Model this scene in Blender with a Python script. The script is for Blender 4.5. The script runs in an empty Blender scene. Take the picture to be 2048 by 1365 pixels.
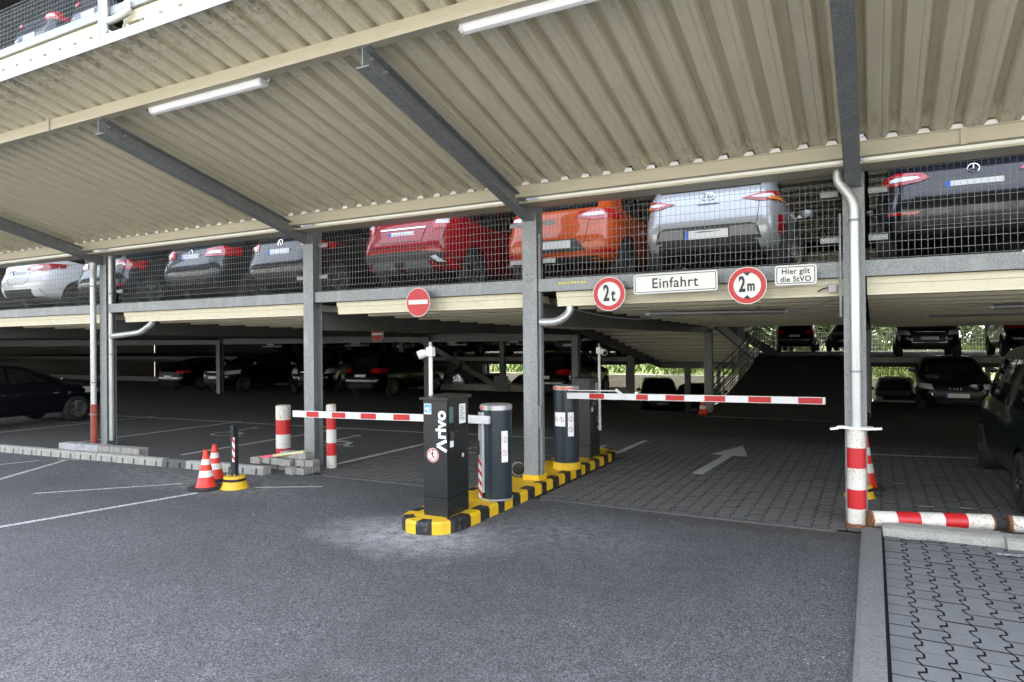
import bpy, bmesh, math, random
from mathutils import Vector, Matrix
from mathutils.bvhtree import BVHTree
R = math.radians
random.seed(7)
scene = bpy.context.scene
col = scene.collection

# ------------------------------------------------------------------ camera, sky, sun, exposure
cam_d = bpy.data.cameras.new('camera'); cam = bpy.data.objects.new('camera', cam_d); col.objects.link(cam)
cam_d.sensor_width = 36; cam_d.lens = 23.97; cam_d.clip_end = 600; cam_d.clip_start = .05
cam.matrix_world = Matrix(((0.883742, 0.009758, 0.467873, 0), (0.467888, 0.000864, -0.883788, -8.1066),
                           (-0.009029, 0.999952, -0.003802, 1.9426), (0, 0, 0, 1)))
scene.camera = cam
SUN_EL, SUN_AZ = 52, 25          # sun stands behind the garage (azimuth from +Y towards +X)
w = bpy.data.worlds.new("World"); scene.world = w; w.use_nodes = True
nt = w.node_tree; bg = nt.nodes['Background']; sky = nt.nodes.new('ShaderNodeTexSky')
sky.sky_type = 'NISHITA'; sky.sun_disc = False; sky.sun_elevation = R(SUN_EL); sky.sun_rotation = R(SUN_AZ)
sky.air_density = 1.0; sky.dust_density = 2.5; sky.ozone_density = 1.0
hs_ = nt.nodes.new('ShaderNodeHueSaturation'); hs_.inputs['Saturation'].default_value = .42   # hazy, whitish summer sky
nt.links.new(sky.outputs[0], hs_.inputs['Color']); nt.links.new(hs_.outputs[0], bg.inputs[0]); bg.inputs[1].default_value = .15
sd = bpy.data.lights.new('sun', 'SUN'); sd.energy = 2.6; sd.angle = R(.5); sd.color = (1, .95, .87)
sun = bpy.data.objects.new('sun', sd); col.objects.link(sun)
dv = Vector((math.sin(R(SUN_AZ)) * math.cos(R(SUN_EL)), math.cos(R(SUN_AZ)) * math.cos(R(SUN_EL)), math.sin(R(SUN_EL))))
sun.rotation_euler = dv.to_track_quat('Z', 'Y').to_euler(); sun.location = dv * 80
vs = scene.view_settings; vs.view_transform = 'Standard'; vs.look = 'None'; vs.gamma = 1; vs.exposure = 3.5
scene.cycles.max_bounces = 8; scene.cycles.diffuse_bounces = 4

# ------------------------------------------------------------------ materials
MATS = {}
def mat(name, c=(.5, .5, .5), rough=.6, metal=0, noise=None, bump=0, coat=0, spec=.5, emit=0):
    """noise = (scale, amount, second colour) blends a second colour in by noise."""
    if name in MATS: return MATS[name]
    m = bpy.data.materials.new(name); m.use_nodes = True; t = m.node_tree; b = t.nodes['Principled BSDF']
    b.inputs['Base Color'].default_value = (*c, 1); b.inputs['Roughness'].default_value = rough
    b.inputs['Metallic'].default_value = metal; b.inputs['Coat Weight'].default_value = coat
    b.inputs['Specular IOR Level'].default_value = spec
    if emit: b.inputs['Emission Color'].default_value = (*c, 1); b.inputs['Emission Strength'].default_value = emit
    if noise or bump:
        tc = t.nodes.new('ShaderNodeTexCoord'); n = t.nodes.new('ShaderNodeTexNoise')
        n.inputs['Scale'].default_value = noise[0] if noise else 60; n.inputs['Detail'].default_value = 6
        n.inputs['Roughness'].default_value = .65
        t.links.new(tc.outputs['Object'], n.inputs['Vector'])
        if noise:
            r = t.nodes.new('ShaderNodeValToRGB'); lo, hi = noise[1]
            r.color_ramp.elements[0].position = lo; r.color_ramp.elements[1].position = hi
            r.color_ramp.elements[0].color = (*c, 1); r.color_ramp.elements[1].color = (*noise[2], 1)
            t.links.new(n.outputs['Fac'], r.inputs[0]); t.links.new(r.outputs[0], b.inputs['Base Color'])
        if bump:
            bp = t.nodes.new('ShaderNodeBump'); bp.inputs['Strength'].default_value = bump; bp.inputs['Distance'].default_value = .01
            t.links.new(n.outputs['Fac'], bp.inputs['Height']); t.links.new(bp.outputs[0], b.inputs['Normal'])
    MATS[name] = m
    return m

class NG:
    """tiny node helper for the richer surfaces"""
    def __init__(s, name, rough=.8, metal=0):
        s.m = bpy.data.materials.new(name); s.m.use_nodes = True; s.t = s.m.node_tree; s.b = s.t.nodes['Principled BSDF']
        s.b.inputs['Roughness'].default_value = rough; s.b.inputs['Metallic'].default_value = metal
        s.tc = s.t.nodes.new('ShaderNodeTexCoord'); MATS[name] = s.m
    def link(s, a, b): s.t.links.new(a, b)
    def mapping(s, scale=(1, 1, 1), loc=(0, 0, 0), src='Object'):
        n = s.t.nodes.new('ShaderNodeMapping'); n.inputs['Scale'].default_value = scale; n.inputs['Location'].default_value = loc
        s.link(s.tc.outputs[src], n.inputs[0]); return n.outputs[0]
    def noise(s, scale, detail=4, rough=.6, vec=None):
        n = s.t.nodes.new('ShaderNodeTexNoise'); n.inputs['Scale'].default_value = scale
        n.inputs['Detail'].default_value = detail; n.inputs['Roughness'].default_value = rough
        s.link(vec or s.tc.outputs['Object'], n.inputs['Vector']); return n.outputs['Fac']
    def vor(s, scale, out='Color', vec=None, feature='F1'):
        n = s.t.nodes.new('ShaderNodeTexVoronoi'); n.inputs['Scale'].default_value = scale; n.feature = feature
        s.link(vec or s.tc.outputs['Object'], n.inputs['Vector']); return n.outputs[out]
    def ramp(s, f, stops):
        n = s.t.nodes.new('ShaderNodeValToRGB'); e = n.color_ramp.elements
        while len(e) < len(stops): e.new(.5)
        for i, (p, c) in enumerate(stops):
            e[i].position = p; e[i].color = (*c, 1) if len(c) == 3 else c
        s.link(f, n.inputs[0]); return n.outputs[0]
    def g(s, f, lo, hi):
        n = s.t.nodes.new('ShaderNodeMapRange'); n.clamp = True; n.inputs['From Min'].default_value = lo; n.inputs['From Max'].default_value = hi
        s.link(f, n.inputs['Value']); return n.outputs[0]
    def mix(s, fac, a, b, mode='MIX'):
        n = s.t.nodes.new('ShaderNodeMix'); n.data_type = 'RGBA'; n.blend_type = mode
        for sock, v in ((n.inputs[0], fac), (n.inputs[6], a), (n.inputs[7], b)):
            if hasattr(v, 'links'): s.link(v, sock)
            else: sock.default_value = v if isinstance(v, (int, float)) else (*v, 1)
        return n.outputs[2]
    def math(s, op, a, b=0):
        n = s.t.nodes.new('ShaderNodeMath'); n.operation = op
        for sock, v in ((n.inputs[0], a), (n.inputs[1], b)):
            if hasattr(v, 'links'): s.link(v, sock)
            else: sock.default_value = v
        return n.outputs[0]
    def dist(s, p, sc=(1, 1, 1)):
        v = s.mapping(scale=sc, loc=tuple(-a * k for a, k in zip(p, sc)))
        n = s.t.nodes.new('ShaderNodeVectorMath'); n.operation = 'LENGTH'; s.link(v, n.inputs[0]); return n.outputs['Value']
    def color(s, c): s.link(c, s.b.inputs['Base Color'])
    def bump(s, h, st=.5, d=.01):
        n = s.t.nodes.new('ShaderNodeBump'); n.inputs['Strength'].default_value = st; n.inputs['Distance'].default_value = d
        s.link(h, n.inputs['Height']); s.link(n.outputs[0], s.b.inputs['Normal'])

# asphalt: grey chippings, dark patches, a rub of pale building dust round the island
a = NG('asphalt', .85)
def bw(a, f):
    n = a.t.nodes.new('ShaderNodeRGBToBW'); a.link(f, n.inputs[0]); return n.outputs[0]
g1 = bw(a, a.vor(128, 'Color')); g2 = bw(a, a.vor(48, 'Color')); big = a.noise(.45, 5, .62); mid = a.noise(2.3, 6, .75); fine = a.noise(150, 3, .8)
c = a.ramp(g1, [(.15, (.012, .0123, .0135)), (.5, (.053, .0535, .057)), (.85, (.172, .174, .182))])
c = a.mix(a.math('MULTIPLY', a.g(g2, .5, .9), .22), c, (.15, .152, .158))
c = a.mix(a.math('MULTIPLY', a.g(g2, .42, .12), .25), c, (.022, .022, .024))
c = a.mix(a.math('MULTIPLY', a.g(big, .42, .62), .34), c, (.030, .030, .032))
c = a.mix(a.math('MULTIPLY', a.g(mid, .54, .72), .30), c, (.125, .124, .122))
c = a.mix(a.math('MULTIPLY', a.g(a.noise(1.1, 6, .8), .60, .68), .35), c, (.026, .025, .025))
sc_ = a.noise(5, 4, .7, a.mapping((.35, 6, 1)))
c = a.mix(a.math('MULTIPLY', a.g(sc_, .66, .74), .25), c, (.14, .14, .14))
speck = a.g(a.vor(21, 'Distance'), .10, .055)
c = a.mix(a.math('MULTIPLY', speck, a.g(a.noise(3.1, 2), .50, .58)), c, (.45, .45, .43))
lane = a.g(a.math('ABSOLUTE', a.math('ADD', a.dist((-2.2, -40, 0), (1, .12, 1)), -4.2)), .9, .1)
c = a.mix(a.math('MULTIPLY', a.math('MULTIPLY', lane, a.g(a.noise(2.2, 4, .7), .35, .6)), .35), c, (.035, .035, .036))
# brown soil along the edge to the paving
e1 = a.math('ADD', a.dist((-1.2, -.62, 0), (.42, 3.2, 1)), a.math('MULTIPLY', a.noise(4, 5, .7), .6))
c = a.mix(a.math('MULTIPLY', a.g(e1, 1.1, .65), .6), c, (.045, .038, .028))
d1 = a.math('ADD', a.dist((-4.2, -2.45, 0), (.72, 1.15, 1)), a.math('MULTIPLY', a.noise(2.6, 6, .75), 1.0))
dust = a.math('MULTIPLY', a.g(d1, 1.42, .70), a.g(a.math('ADD', a.math('MULTIPLY', g1, .35), a.noise(7, 6, .8)), .48, .78))
c = a.mix(a.math('MULTIPLY', dust, .9), c, (.36, .36, .362))
d2 = a.math('ADD', a.dist((-3.0, -1.7, 0), (.5, .95, 1)), a.math('MULTIPLY', a.noise(3.3, 5, .7), .9))
c = a.mix(a.math('MULTIPLY', a.math('MULTIPLY', a.g(d2, 1.35, .6), a.g(a.noise(9, 5, .8), .40, .66)), .35), c, (.36, .36, .36))
d3 = a.math('ADD', a.dist((-8.6, -1.5, 0), (.33, 1.2, 1)), a.math('MULTIPLY', a.noise(3.0, 5, .7), .9))
c = a.mix(a.math('MULTIPLY', a.math('MULTIPLY', a.g(d3, 1.45, .7), a.g(a.noise(8, 5, .8), .42, .66)), .6), c, (.30, .29, .28))
a.color(c); a.bump(g1, .35, .008)
# garage floor asphalt
a = NG('floor_asphalt', .8)
c = a.ramp(a.noise(60, 4, .8), [(.35, (.040, .039, .037)), (.65, (.105, .102, .096))])
c = a.mix(a.math('MULTIPLY', a.g(a.noise(1.3, 5, .7), .45, .7), .5), c, (.05, .048, .046)); a.color(c); a.bump(a.noise(120, 3, .7), .3)
# concrete pavers
def paver_mat(name, lo, hi):
    a = NG(name, .85)
    tint = a.noise(4.2, 2, .5); fine = a.noise(230, 3, .7)
    c = a.ramp(fine, [(.3, lo), (.7, hi)])
    c = a.mix(a.math('MULTIPLY', a.g(tint, .4, .65), .5), c, tuple(x * .55 for x in hi))
    c = a.mix(a.math('MULTIPLY', a.g(a.noise(17, 4, .7), .62, .74), .35), c, (.25, .24, .22))
    a.color(c); a.bump(fine, .35, .008); return a.m
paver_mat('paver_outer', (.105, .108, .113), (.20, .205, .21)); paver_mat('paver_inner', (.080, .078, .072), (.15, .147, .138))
mat('joint_sand', (.006, .006, .0055), .95, noise=(20, (.5, .75), (.016, .015, .010)))
def tool_galv(name, c1, c2, c3):
    a = NG(name, .5, .25)
    sp = a.vor(85, 'Color'); bw = a.t.nodes.new('ShaderNodeRGBToBW'); a.link(sp, bw.inputs[0])
    c = a.ramp(bw.outputs[0], [(.2, c1), (.8, c2)])
    st = a.noise(3.0, 5, .7, a.mapping((2, 2, .6))); c = a.mix(a.math('MULTIPLY', a.g(st, .5, .75), .6), c, c3)
    rs = a.g(a.noise(26, 5, .8), .70, .76); c = a.mix(a.math('MULTIPLY', rs, .35), c, (.22, .15, .09))
    a.color(c); a.bump(a.noise(45, 3), .08)
    return a.m
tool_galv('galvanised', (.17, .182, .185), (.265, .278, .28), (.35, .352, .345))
a = NG('zinc_pipe', .38, .55)
a.color(a.mix(a.math('MULTIPLY', a.g(a.noise(4, 5, .7, a.mapping((3, 3, .5))), .48, .7), .5), (.50, .51, .50), (.34, .35, .345)))
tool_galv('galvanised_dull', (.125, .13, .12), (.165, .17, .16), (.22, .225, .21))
# cream coated deck sheet: soot in the grooves and run marks, growth near both ends of the canopy
a = NG('cream_sheet', .5)
sx_ = a.t.nodes.new('ShaderNodeSeparateXYZ'); a.link(a.tc.outputs['Object'], sx_.inputs[0])
dirt = a.g(a.noise(2.2, 6, .75, a.mapping((3, .8, 3))), .48, .78)
sp = a.g(a.noise(38, 4, .8), .695, .735)
c = a.mix(a.math('MULTIPLY', dirt, .28), (.67, .615, .455), (.36, .32, .23)); c = a.mix(a.math('MULTIPLY', sp, .8), c, (.05, .045, .035))
e0 = a.math('MULTIPLY', a.math('MULTIPLY', a.g(sx_.outputs['Y'], -1.05, -.38), a.g(sx_.outputs['Y'], -.25, -.3)), a.g(a.noise(7, 6, .8, a.mapping((2.2, .6, 1))), .50, .74))
e1 = a.math('MULTIPLY', a.g(sx_.outputs['Y'], -3.45, -4.05), a.g(a.noise(13, 6, .85), .50, .60))
e2 = a.math('MULTIPLY', a.g(a.math('ABSOLUTE', a.math('ADD', sx_.outputs['Y'], 3.0)), .35, .05), a.g(a.noise(15, 6, .85), .56, .64))
for e_, k_ in ((e0, .9), (e1, .75), (e2, .6)): c = a.mix(a.math('MULTIPLY', e_, k_), c, (.055, .048, .032))
a.color(c)
a = NG('cream_beam', .5)
c = a.mix(a.math('MULTIPLY', a.g(a.noise(5, 6, .8, a.mapping((.6, 3, 5))), .5, .72), .4), (.50, .455, .335), (.29, .26, .195)); a.color(c)
# rusty white / red tape
a = NG('chipped_white', .45)
rn = a.noise(34, 6, .85); patch = a.noise(3.3, 3)
rust = a.math('MULTIPLY', a.g(rn, .53, .57), a.g(patch, .42, .58))
chip = a.g(a.noise(60, 4, .8), .64, .665)
c = a.mix(rust, (.60, .59, .54), (.36, .17, .06)); c = a.mix(chip, c, (.13, .10, .08)); a.color(c)
a = NG('road_paint', .7)
wear = a.g(a.noise(38, 6, .8), .42, .56)
a.color(a.mix(wear, (.10, .10, .10), (.60, .60, .58)))
a = NG('faded_road_paint', .75)
a.color(a.mix(a.g(a.noise(30, 6, .8), .36, .54), (.12, .118, .11), (.54, .54, .52)))
a = NG('island_yellow', .5)
c = a.mix(a.math('MULTIPLY', a.g(a.noise(6, 5, .75), .50, .72), .55), (.66, .405, .010), (.40, .26, .03)); c = a.mix(a.math('MULTIPLY', a.g(a.noise(48, 5, .85), .64, .69), .8), c, (.10, .08, .04))
a.color(c); a.bump(a.noise(35, 4), .3)
a = NG('kerb_concrete', .9)
c = a.ramp(a.noise(60, 5, .8), [(.3, (.21, .205, .185)), (.7, (.40, .39, .36))]); c = a.mix(a.math('MULTIPLY', a.g(a.noise(7, 5, .8), .5, .7), .6), c, (.17, .165, .15)); a.color(c); a.bump(a.noise(60, 5, .8), .4)
mat('kerb_dark', (.07, .07, .068), .85, noise=(50, (.4, .7), (.12, .118, .11)), bump=.3)
mat('grey_kerb', (.11, .11, .108), .9, noise=(45, (.35, .7), (.185, .185, .18)), bump=.35)
mat('granite', (.42, .43, .44), .75, noise=(60, (.44, .62), (.15, .155, .16)), bump=.3)
mat('concrete', (.32, .31, .28), .9, noise=(5, (.4, .7), (.22, .21, .18)), bump=.2)
mat('island_black', (.012, .0115, .012), .6, noise=(16, (.52, .70), (.10, .095, .085)), bump=.3)
mat('anthracite', (.0095, .011, .012), .36, noise=(7, (.45, .75), (.015, .0165, .017)))
mat('anthracite_blue', (.020, .029, .037), .28)
mat('white_plastic', (.66, .66, .65), .4, noise=(9, (.55, .8), (.5, .5, .48))); mat('white_steel', (.58, .60, .60), .35, noise=(18, (.55, .8), (.55, .56, .54)))
mat('lamp_white', (.86, .86, .86), .3)
mat('silver_alloy', (.50, .51, .52), .35, .7)
mat('black_plastic', (.012, .012, .013), .4); mat('rubber', (.02, .02, .02), .8)
mat('signal_red', (.42, .008, .008), .4, noise=(9, (.5, .8), (.36, .02, .018))); mat('sign_red', (.46, .014, .018), .4); mat('sign_white', (.66, .66, .62), .4); mat('sign_black', (.015, .015, .016), .5)
mat('sign_back', (.30, .30, .30), .5, .6)
mat('sticker_blue', (.06, .28, .60), .4); mat('screen_green', (.10, .17, .155), .15)
mat('cone_orange', (.58, .030, .014), .5, noise=(14, (.5, .8), (.62, .05, .03))); mat('cone_white', (.62, .60, .57), .45, noise=(20, (.55, .75), (.5, .48, .44)))
mat('red_light_lens', (.75, .12, .08), .3)
mat('rust', (.13, .055, .025), .9, noise=(25, (.4, .7), (.24, .10, .04)), bump=.5)
mat('red_oxide', (.27, .050, .034), .65, noise=(14, (.45, .75), (.38, .09, .06)))
mat('pile_brick', (.33, .32, .295), .9, noise=(24, (.35, .7), (.17, .165, .15)), bump=.4)
mat('plank_wood', (.62, .56, .33), .7, noise=(20, (.4, .7), (.50, .43, .25))); mat('plank_pink', (.75, .08, .12), .6)
mat('grass', (.045, .08, .012), .9, noise=(3, (.35, .7), (.095, .12, .025)))
mat('leaf', (.030, .058, .014), .6, noise=(1.2, (.35, .65), (.065, .095, .022))); mat('bark', (.10, .07, .05), .9)
mat('far_white', (.62, .60, .55), .8); mat('fence_white', (.70, .74, .64), .6); mat('dark_steel', (.07, .075, .07), .6, .2, noise=(8, (.4, .7), (.10, .10, .095)))
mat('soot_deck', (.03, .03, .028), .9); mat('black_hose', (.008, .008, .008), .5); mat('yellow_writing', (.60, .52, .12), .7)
mat('pale_render', (.36, .36, .325), .9, noise=(2, (.4, .7), (.44, .43, .38)))
# cars
mat('car_glass', (.008, .010, .012), .05, spec=.8); mat('tyre', (.016, .016, .016), .8); mat('rim', (.25, .255, .26), .3, .8); mat('rim_dark', (.06, .06, .065), .3, .7)
mat('tail_red', (.34, .006, .010), .12, coat=1); mat('lamp_clear', (.62, .62, .66), .08, coat=1); mat('amber', (.8, .25, .03), .2, coat=1); mat('cladding', (.022, .023, .024), .55)
mat('chrome', (.75, .76, .78), .12, 1); mat('plate_white', (.62, .63, .64), .4); mat('plate_grey', (.36, .36, .38), .45); mat('plate_blue', (.02, .13, .55), .4); mat('grey_insert', (.14, .145, .15), .4, .3)
def paint(name, c, metal=.0, rough=.28): return mat(name, c, rough, metal, coat=.7, spec=.3)
paint('paint_red', (.24, .003, .008)); paint('paint_orange', (.40, .060, .006)); paint('paint_silver', (.36, .375, .39), .35); paint('paint_white', (.74, .75, .76))
paint('paint_navy', (.0025, .004, .011), .0); paint('paint_black', (.0028, .0028, .003)); paint('paint_darkgrey', (.010, .014, .018), .2); paint('paint_midgrey', (.022, .026, .031), .2); paint('paint_blueblack', (.002, .0028, .008), .1, .3)
paint('paint_teal', (.004, .009, .013), .3)
def M(n): return MATS[n]

# ------------------------------------------------------------------ mesh builder
class MB:
    def __init__(s, xf=None): s.v = []; s.f = []; s.mi = []; s.xf = xf; s.cur = 0
    def add(s, vs, fs, mi=None):
        o = len(s.v); mi = s.cur if mi is None else mi
        s.v += [(s.xf @ Vector(p)) if s.xf else Vector(p) for p in vs]
        for f in fs: s.f.append([i + o for i in f]); s.mi.append(mi)
        return s
    def box(s, x0, x1, y0, y1, z0, z1, mi=None):
        return s.add([(x0, y0, z0), (x1, y0, z0), (x1, y1, z0), (x0, y1, z0), (x0, y0, z1), (x1, y0, z1), (x1, y1, z1), (x0, y1, z1)],
                     [(0, 3, 2, 1), (4, 5, 6, 7), (0, 1, 5, 4), (1, 2, 6, 5), (2, 3, 7, 6), (3, 0, 4, 7)], mi)
    def rbox(s, cx, cy, cz, sx, sy, sz, rz=0, mi=None, rx=0, ry=0):
        m = Matrix.Translation((cx, cy, cz)) @ Matrix.Rotation(rz, 4, 'Z') @ Matrix.Rotation(ry, 4, 'Y') @ Matrix.Rotation(rx, 4, 'X')
        x, y, z = sx / 2, sy / 2, sz / 2
        P = [(-x, -y, -z), (x, -y, -z), (x, y, -z), (-x, y, -z), (-x, -y, z), (x, -y, z), (x, y, z), (-x, y, z)]
        return s.add([m @ Vector(p) for p in P], [(0, 3, 2, 1), (4, 5, 6, 7), (0, 1, 5, 4), (1, 2, 6, 5), (2, 3, 7, 6), (3, 0, 4, 7)], mi)
    def prism(s, poly, axis, a, b, mi=None):
        """polygon extruded along axis; poly gives the two other coordinates in order"""
        def P(p, t): return {'x': (t, p[0], p[1]), 'y': (p[0], t, p[1]), 'z': (p[0], p[1], t)}[axis]
        n = len(poly); vs = [P(p, a) for p in poly] + [P(p, b) for p in poly]
        fs = [tuple(range(n))[::-1], tuple(range(n, 2 * n))] + [(i, (i + 1) % n, n + (i + 1) % n, n + i) for i in range(n)]
        return s.add(vs, fs, mi)
    def tube(s, path, r, n=8, mi=None, cap=True):
        path = [Vector(p) for p in path]; vs = []; fs = []; N = len(path); up = Vector((0, 0, 1)); prev = None
        for i, p in enumerate(path):
            d = (path[min(i + 1, N - 1)] - path[max(i - 1, 0)]).normalized()
            if prev is None:
                a = d.orthogonal().normalized() if abs(d.dot(up)) > .95 else d.cross(up).normalized()
            else:
                a = (prev - d * prev.dot(d)).normalized()
            prev = a; b = d.cross(a); rr = r[i] if isinstance(r, (list, tuple)) else r
            vs += [p + (a * math.cos(t) + b * math.sin(t)) * rr for t in [2 * math.pi * k / n + math.pi / n for k in range(n)]]
        for i in range(N - 1):
            for k in range(n): fs.append((i * n + k, i * n + (k + 1) % n, (i + 1) * n + (k + 1) % n, (i + 1) * n + k))
        if cap: fs += [tuple(range(n))[::-1], tuple(range((N - 1) * n, N * n))]
        return s.add(vs, fs, mi)
    def lathe(s, prof, c=(0, 0, 0), n=24, mi=None, mis=None, sx=1, sy=1):
        """prof = [(r, z)...] about the vertical axis through c"""
        for i in range(len(prof) - 1):
            vs = []; 
            for r, z in (prof[i], prof[i + 1]):
                vs += [(c[0] + r * sx * math.cos(2 * math.pi * k / n), c[1] + r * sy * math.sin(2 * math.pi * k / n), c[2] + z) for k in range(n)]
            s.add(vs, [(k, (k + 1) % n, n + (k + 1) % n, n + k) for k in range(n)], mis[i] if mis else mi)
        if prof[-1][0] > .001:
            r, z = prof[-1]; s.add([(c[0] + r * sx * math.cos(2 * math.pi * k / n), c[1] + r * sy * math.sin(2 * math.pi * k / n), c[2] + z) for k in range(n)], [tuple(range(n))], mis[-1] if mis else mi)
        return s
    def build(s, name, mats, parent=None, smooth=False, bevel=0, sharp=35):
        me = bpy.data.meshes.new(name); me.from_pydata([tuple(v) for v in s.v], [], s.f)
        mats = mats if isinstance(mats, (list, tuple)) else [mats]
        for m in mats: me.materials.append(M(m))
        me.polygons.foreach_set('material_index', s.mi)
        if smooth or bevel:
            bm = bmesh.new(); bm.from_mesh(me); bmesh.ops.remove_doubles(bm, verts=bm.verts, dist=1e-5)
            bmesh.ops.recalc_face_normals(bm, faces=bm.faces); bm.to_mesh(me); bm.free()
        if smooth:
            me.polygons.foreach_set('use_smooth', [True] * len(me.polygons)); me.set_sharp_from_angle(angle=R(sharp))
        me.update()
        o = bpy.data.objects.new(name, me); col.objects.link(o); o.parent = parent
        if bevel:
            b = o.modifiers.new('bevel', 'BEVEL'); b.width = bevel; b.segments = 2; b.limit_method = 'ANGLE'; b.harden_normals = False
        return o

def tag(o, label=None, cat=None, group=None, kind=None):
    for k, v in (('label', label), ('category', cat), ('group', group), ('kind', kind)):
        if v: o[k] = v
    return o
def thing(name, loc, label, cat, group=None, rz=0):
    o = bpy.data.objects.new(name, None); col.objects.link(o); o.location = loc; o.rotation_euler = (0, 0, rz); o.empty_display_size = .2
    return tag(o, label, cat, group)
def copy_tree(o, parent=None):
    c = o.copy(); col.objects.link(c); c.parent = parent
    for ch in list(o.children): copy_tree(ch, c)
    return c
def text_geo(s, size, bold=0, sx=1.0, align='CENTER', spacing=1.0):
    cu = bpy.data.curves.new('t', 'FONT'); cu.body = s; cu.size = size; cu.align_x = align; cu.align_y = 'CENTER'; cu.offset = bold
    cu.space_character = spacing; cu.resolution_u = 4; cu.space_line = .95
    o = bpy.data.objects.new('t', cu); col.objects.link(o)
    dg = bpy.context.evaluated_depsgraph_get(); me = o.evaluated_get(dg).to_mesh()
    vs = [(v.co.x * sx, v.co.y) for v in me.vertices]; fs = [tuple(p.vertices) for p in me.polygons]
    o.to_mesh_clear(); bpy.data.objects.remove(o); bpy.data.curves.remove(cu)
    return vs, fs
def put_flat(mb, geo, fn, mi=None):
    vs, fs = geo; mb.add([fn(x, y) for x, y in vs], fs, mi)
def disc(mb, r, fn, n=32, mi=None, r0=0, cx=0, cy=0):
    P = [(cx + r * math.cos(2 * math.pi * k / n), cy + r * math.sin(2 * math.pi * k / n)) for k in range(n)]
    if not r0: mb.add([fn(*p) for p in P], [tuple(range(n))], mi)
    else:
        Q = [(cx + r0 * math.cos(2 * math.pi * k / n), cy + r0 * math.sin(2 * math.pi * k / n)) for k in range(n)]
        mb.add([fn(*p) for p in P + Q], [(k, (k + 1) % n, n + (k + 1) % n, n + k) for k in range(n)], mi)
def poly2(mb, pts, fn, mi=None): mb.add([fn(*p) for p in pts], [tuple(range(len(pts)))], mi)
def bar2(mb, x0, y0, x1, y1, wd, fn, mi=None):
    d = Vector((x1 - x0, y1 - y0)); n = Vector((-d.y, d.x)).normalized() * wd / 2
    poly2(mb, [(x0 - n.x, y0 - n.y), (x1 - n.x, y1 - n.y), (x1 + n.x, y1 + n.y), (x0 + n.x, y0 + n.y)], fn, mi)
def walker(mb, s, fn, mi=None, ox=0, oy=0):
    """walking figure pictogram"""
    f = lambda x, y: fn(ox + x * s, oy + y * s)
    disc(mb, .11, f, 12, mi, cx=.05, cy=.62)
    for a in ((0, .48, -.03, .0, .2), (-.03, .02, .16, -.25, .11), (.16, -.25, .10, -.55, .09), (-.03, .02, -.14, -.28, .11), (-.14, -.28, -.36, -.50, .09),
              (.02, .42, .24, .16, .07), (.24, .16, .34, .10, .06), (-.02, .42, -.22, .14, .07)):
        bar2(mb, *a[:4], a[4], f, mi)

# ------------------------------------------------------------------ ground and setting
def slab(name, x0, x1, y0, y1, z, m, kind='structure', thick=None, label=None):
    mb = MB()
    if thick: mb.box(x0, x1, y0, y1, z - thick, z)
    else: mb.add([(x0, y0, z), (x1, y0, z), (x1, y1, z), (x0, y1, z)], [(0, 1, 2, 3)])
    o = mb.build(name, m); return tag(o, kind=kind)
yard = MB(); GX, GY = 240, 240
# one sheet: yard, floor of the front half, the drop to the lower half level, rising bank behind
edge = -.42
yard.add([(-GX, -GY, 0), (GX, -GY, 0), (GX, edge, 0), (-GX, edge, 0)], [(0, 1, 2, 3)])
tag(yard.build('ground', 'asphalt'), kind='structure')
fl = MB()
for x0, x1, y0, y1 in ((-60, 40, edge, 11), (-60, -7.62, 11, 16.5), (-3.82, 40, 11, 16.5)):
    fl.add([(x0, y0, -.004), (x1, y0, -.004), (x1, y1, -.004), (x0, y1, -.004)], [(0, 1, 2, 3)])
tag(fl.build('garage_floor', 'floor_asphalt'), kind='structure')
fl = MB()
fl.add([(-60, 16.5, -1.4), (40, 16.5, -1.4), (40, 37, -1.4), (-60, 37, -1.4)], [(0, 1, 2, 3)])
fl.add([(-7.62, 11, -.004), (-3.82, 11, -.004), (-3.82, 19.5, -1.398), (-7.62, 19.5, -1.398)], [(0, 1, 2, 3)])
for x0, x1 in ((-60, -7.62), (-3.82, 40)): fl.add([(x0, 16.5, -1.4), (x1, 16.5, -1.4), (x1, 16.5, 0), (x0, 16.5, 0)], [(0, 1, 2, 3)])
for x in (-7.62, -3.82): fl.add([(x, 11, -1.4), (x, 16.5, -1.4), (x, 16.5, 0), (x, 11, 0)], [(0, 1, 2, 3)])
tag(fl.build('lower_floor', 'floor_asphalt'), kind='structure')
# bank
bk = MB(); nx = 60
for i in range(nx):
    for j, (ya, yb) in enumerate(((37.3, 40), (40, 44), (44, 60), (60, 240))):
        za = (-.28, .75, 1.7, 2.0)[j]; zb = (.75, 1.7, 2.0, 2.0)[j]
        xa, xb = -120 + 4 * i, -116 + 4 * i
        def hh(x, y, z): return z + (.18 * math.sin(x * .7) + .12 * math.sin(x * 1.9 + y)) * (1 if y > 38 else 0)
        bk.add([(xa, ya, hh(xa, ya, za)), (xb, ya, hh(xb, ya, za)), (xb, yb, hh(xb, yb, zb)), (xa, yb, hh(xa, yb, zb))], [(0, 1, 2, 3)])
tag(bk.build('grass_bank', 'grass'), kind='structure')
rw = MB(); rw.box(-60, 40, 37.0, 37.3, -1.4, -.25)
tag(rw.build('retaining_wall', 'concrete'), 'long pale concrete retaining wall below the grass bank at the back', 'wall')
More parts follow.
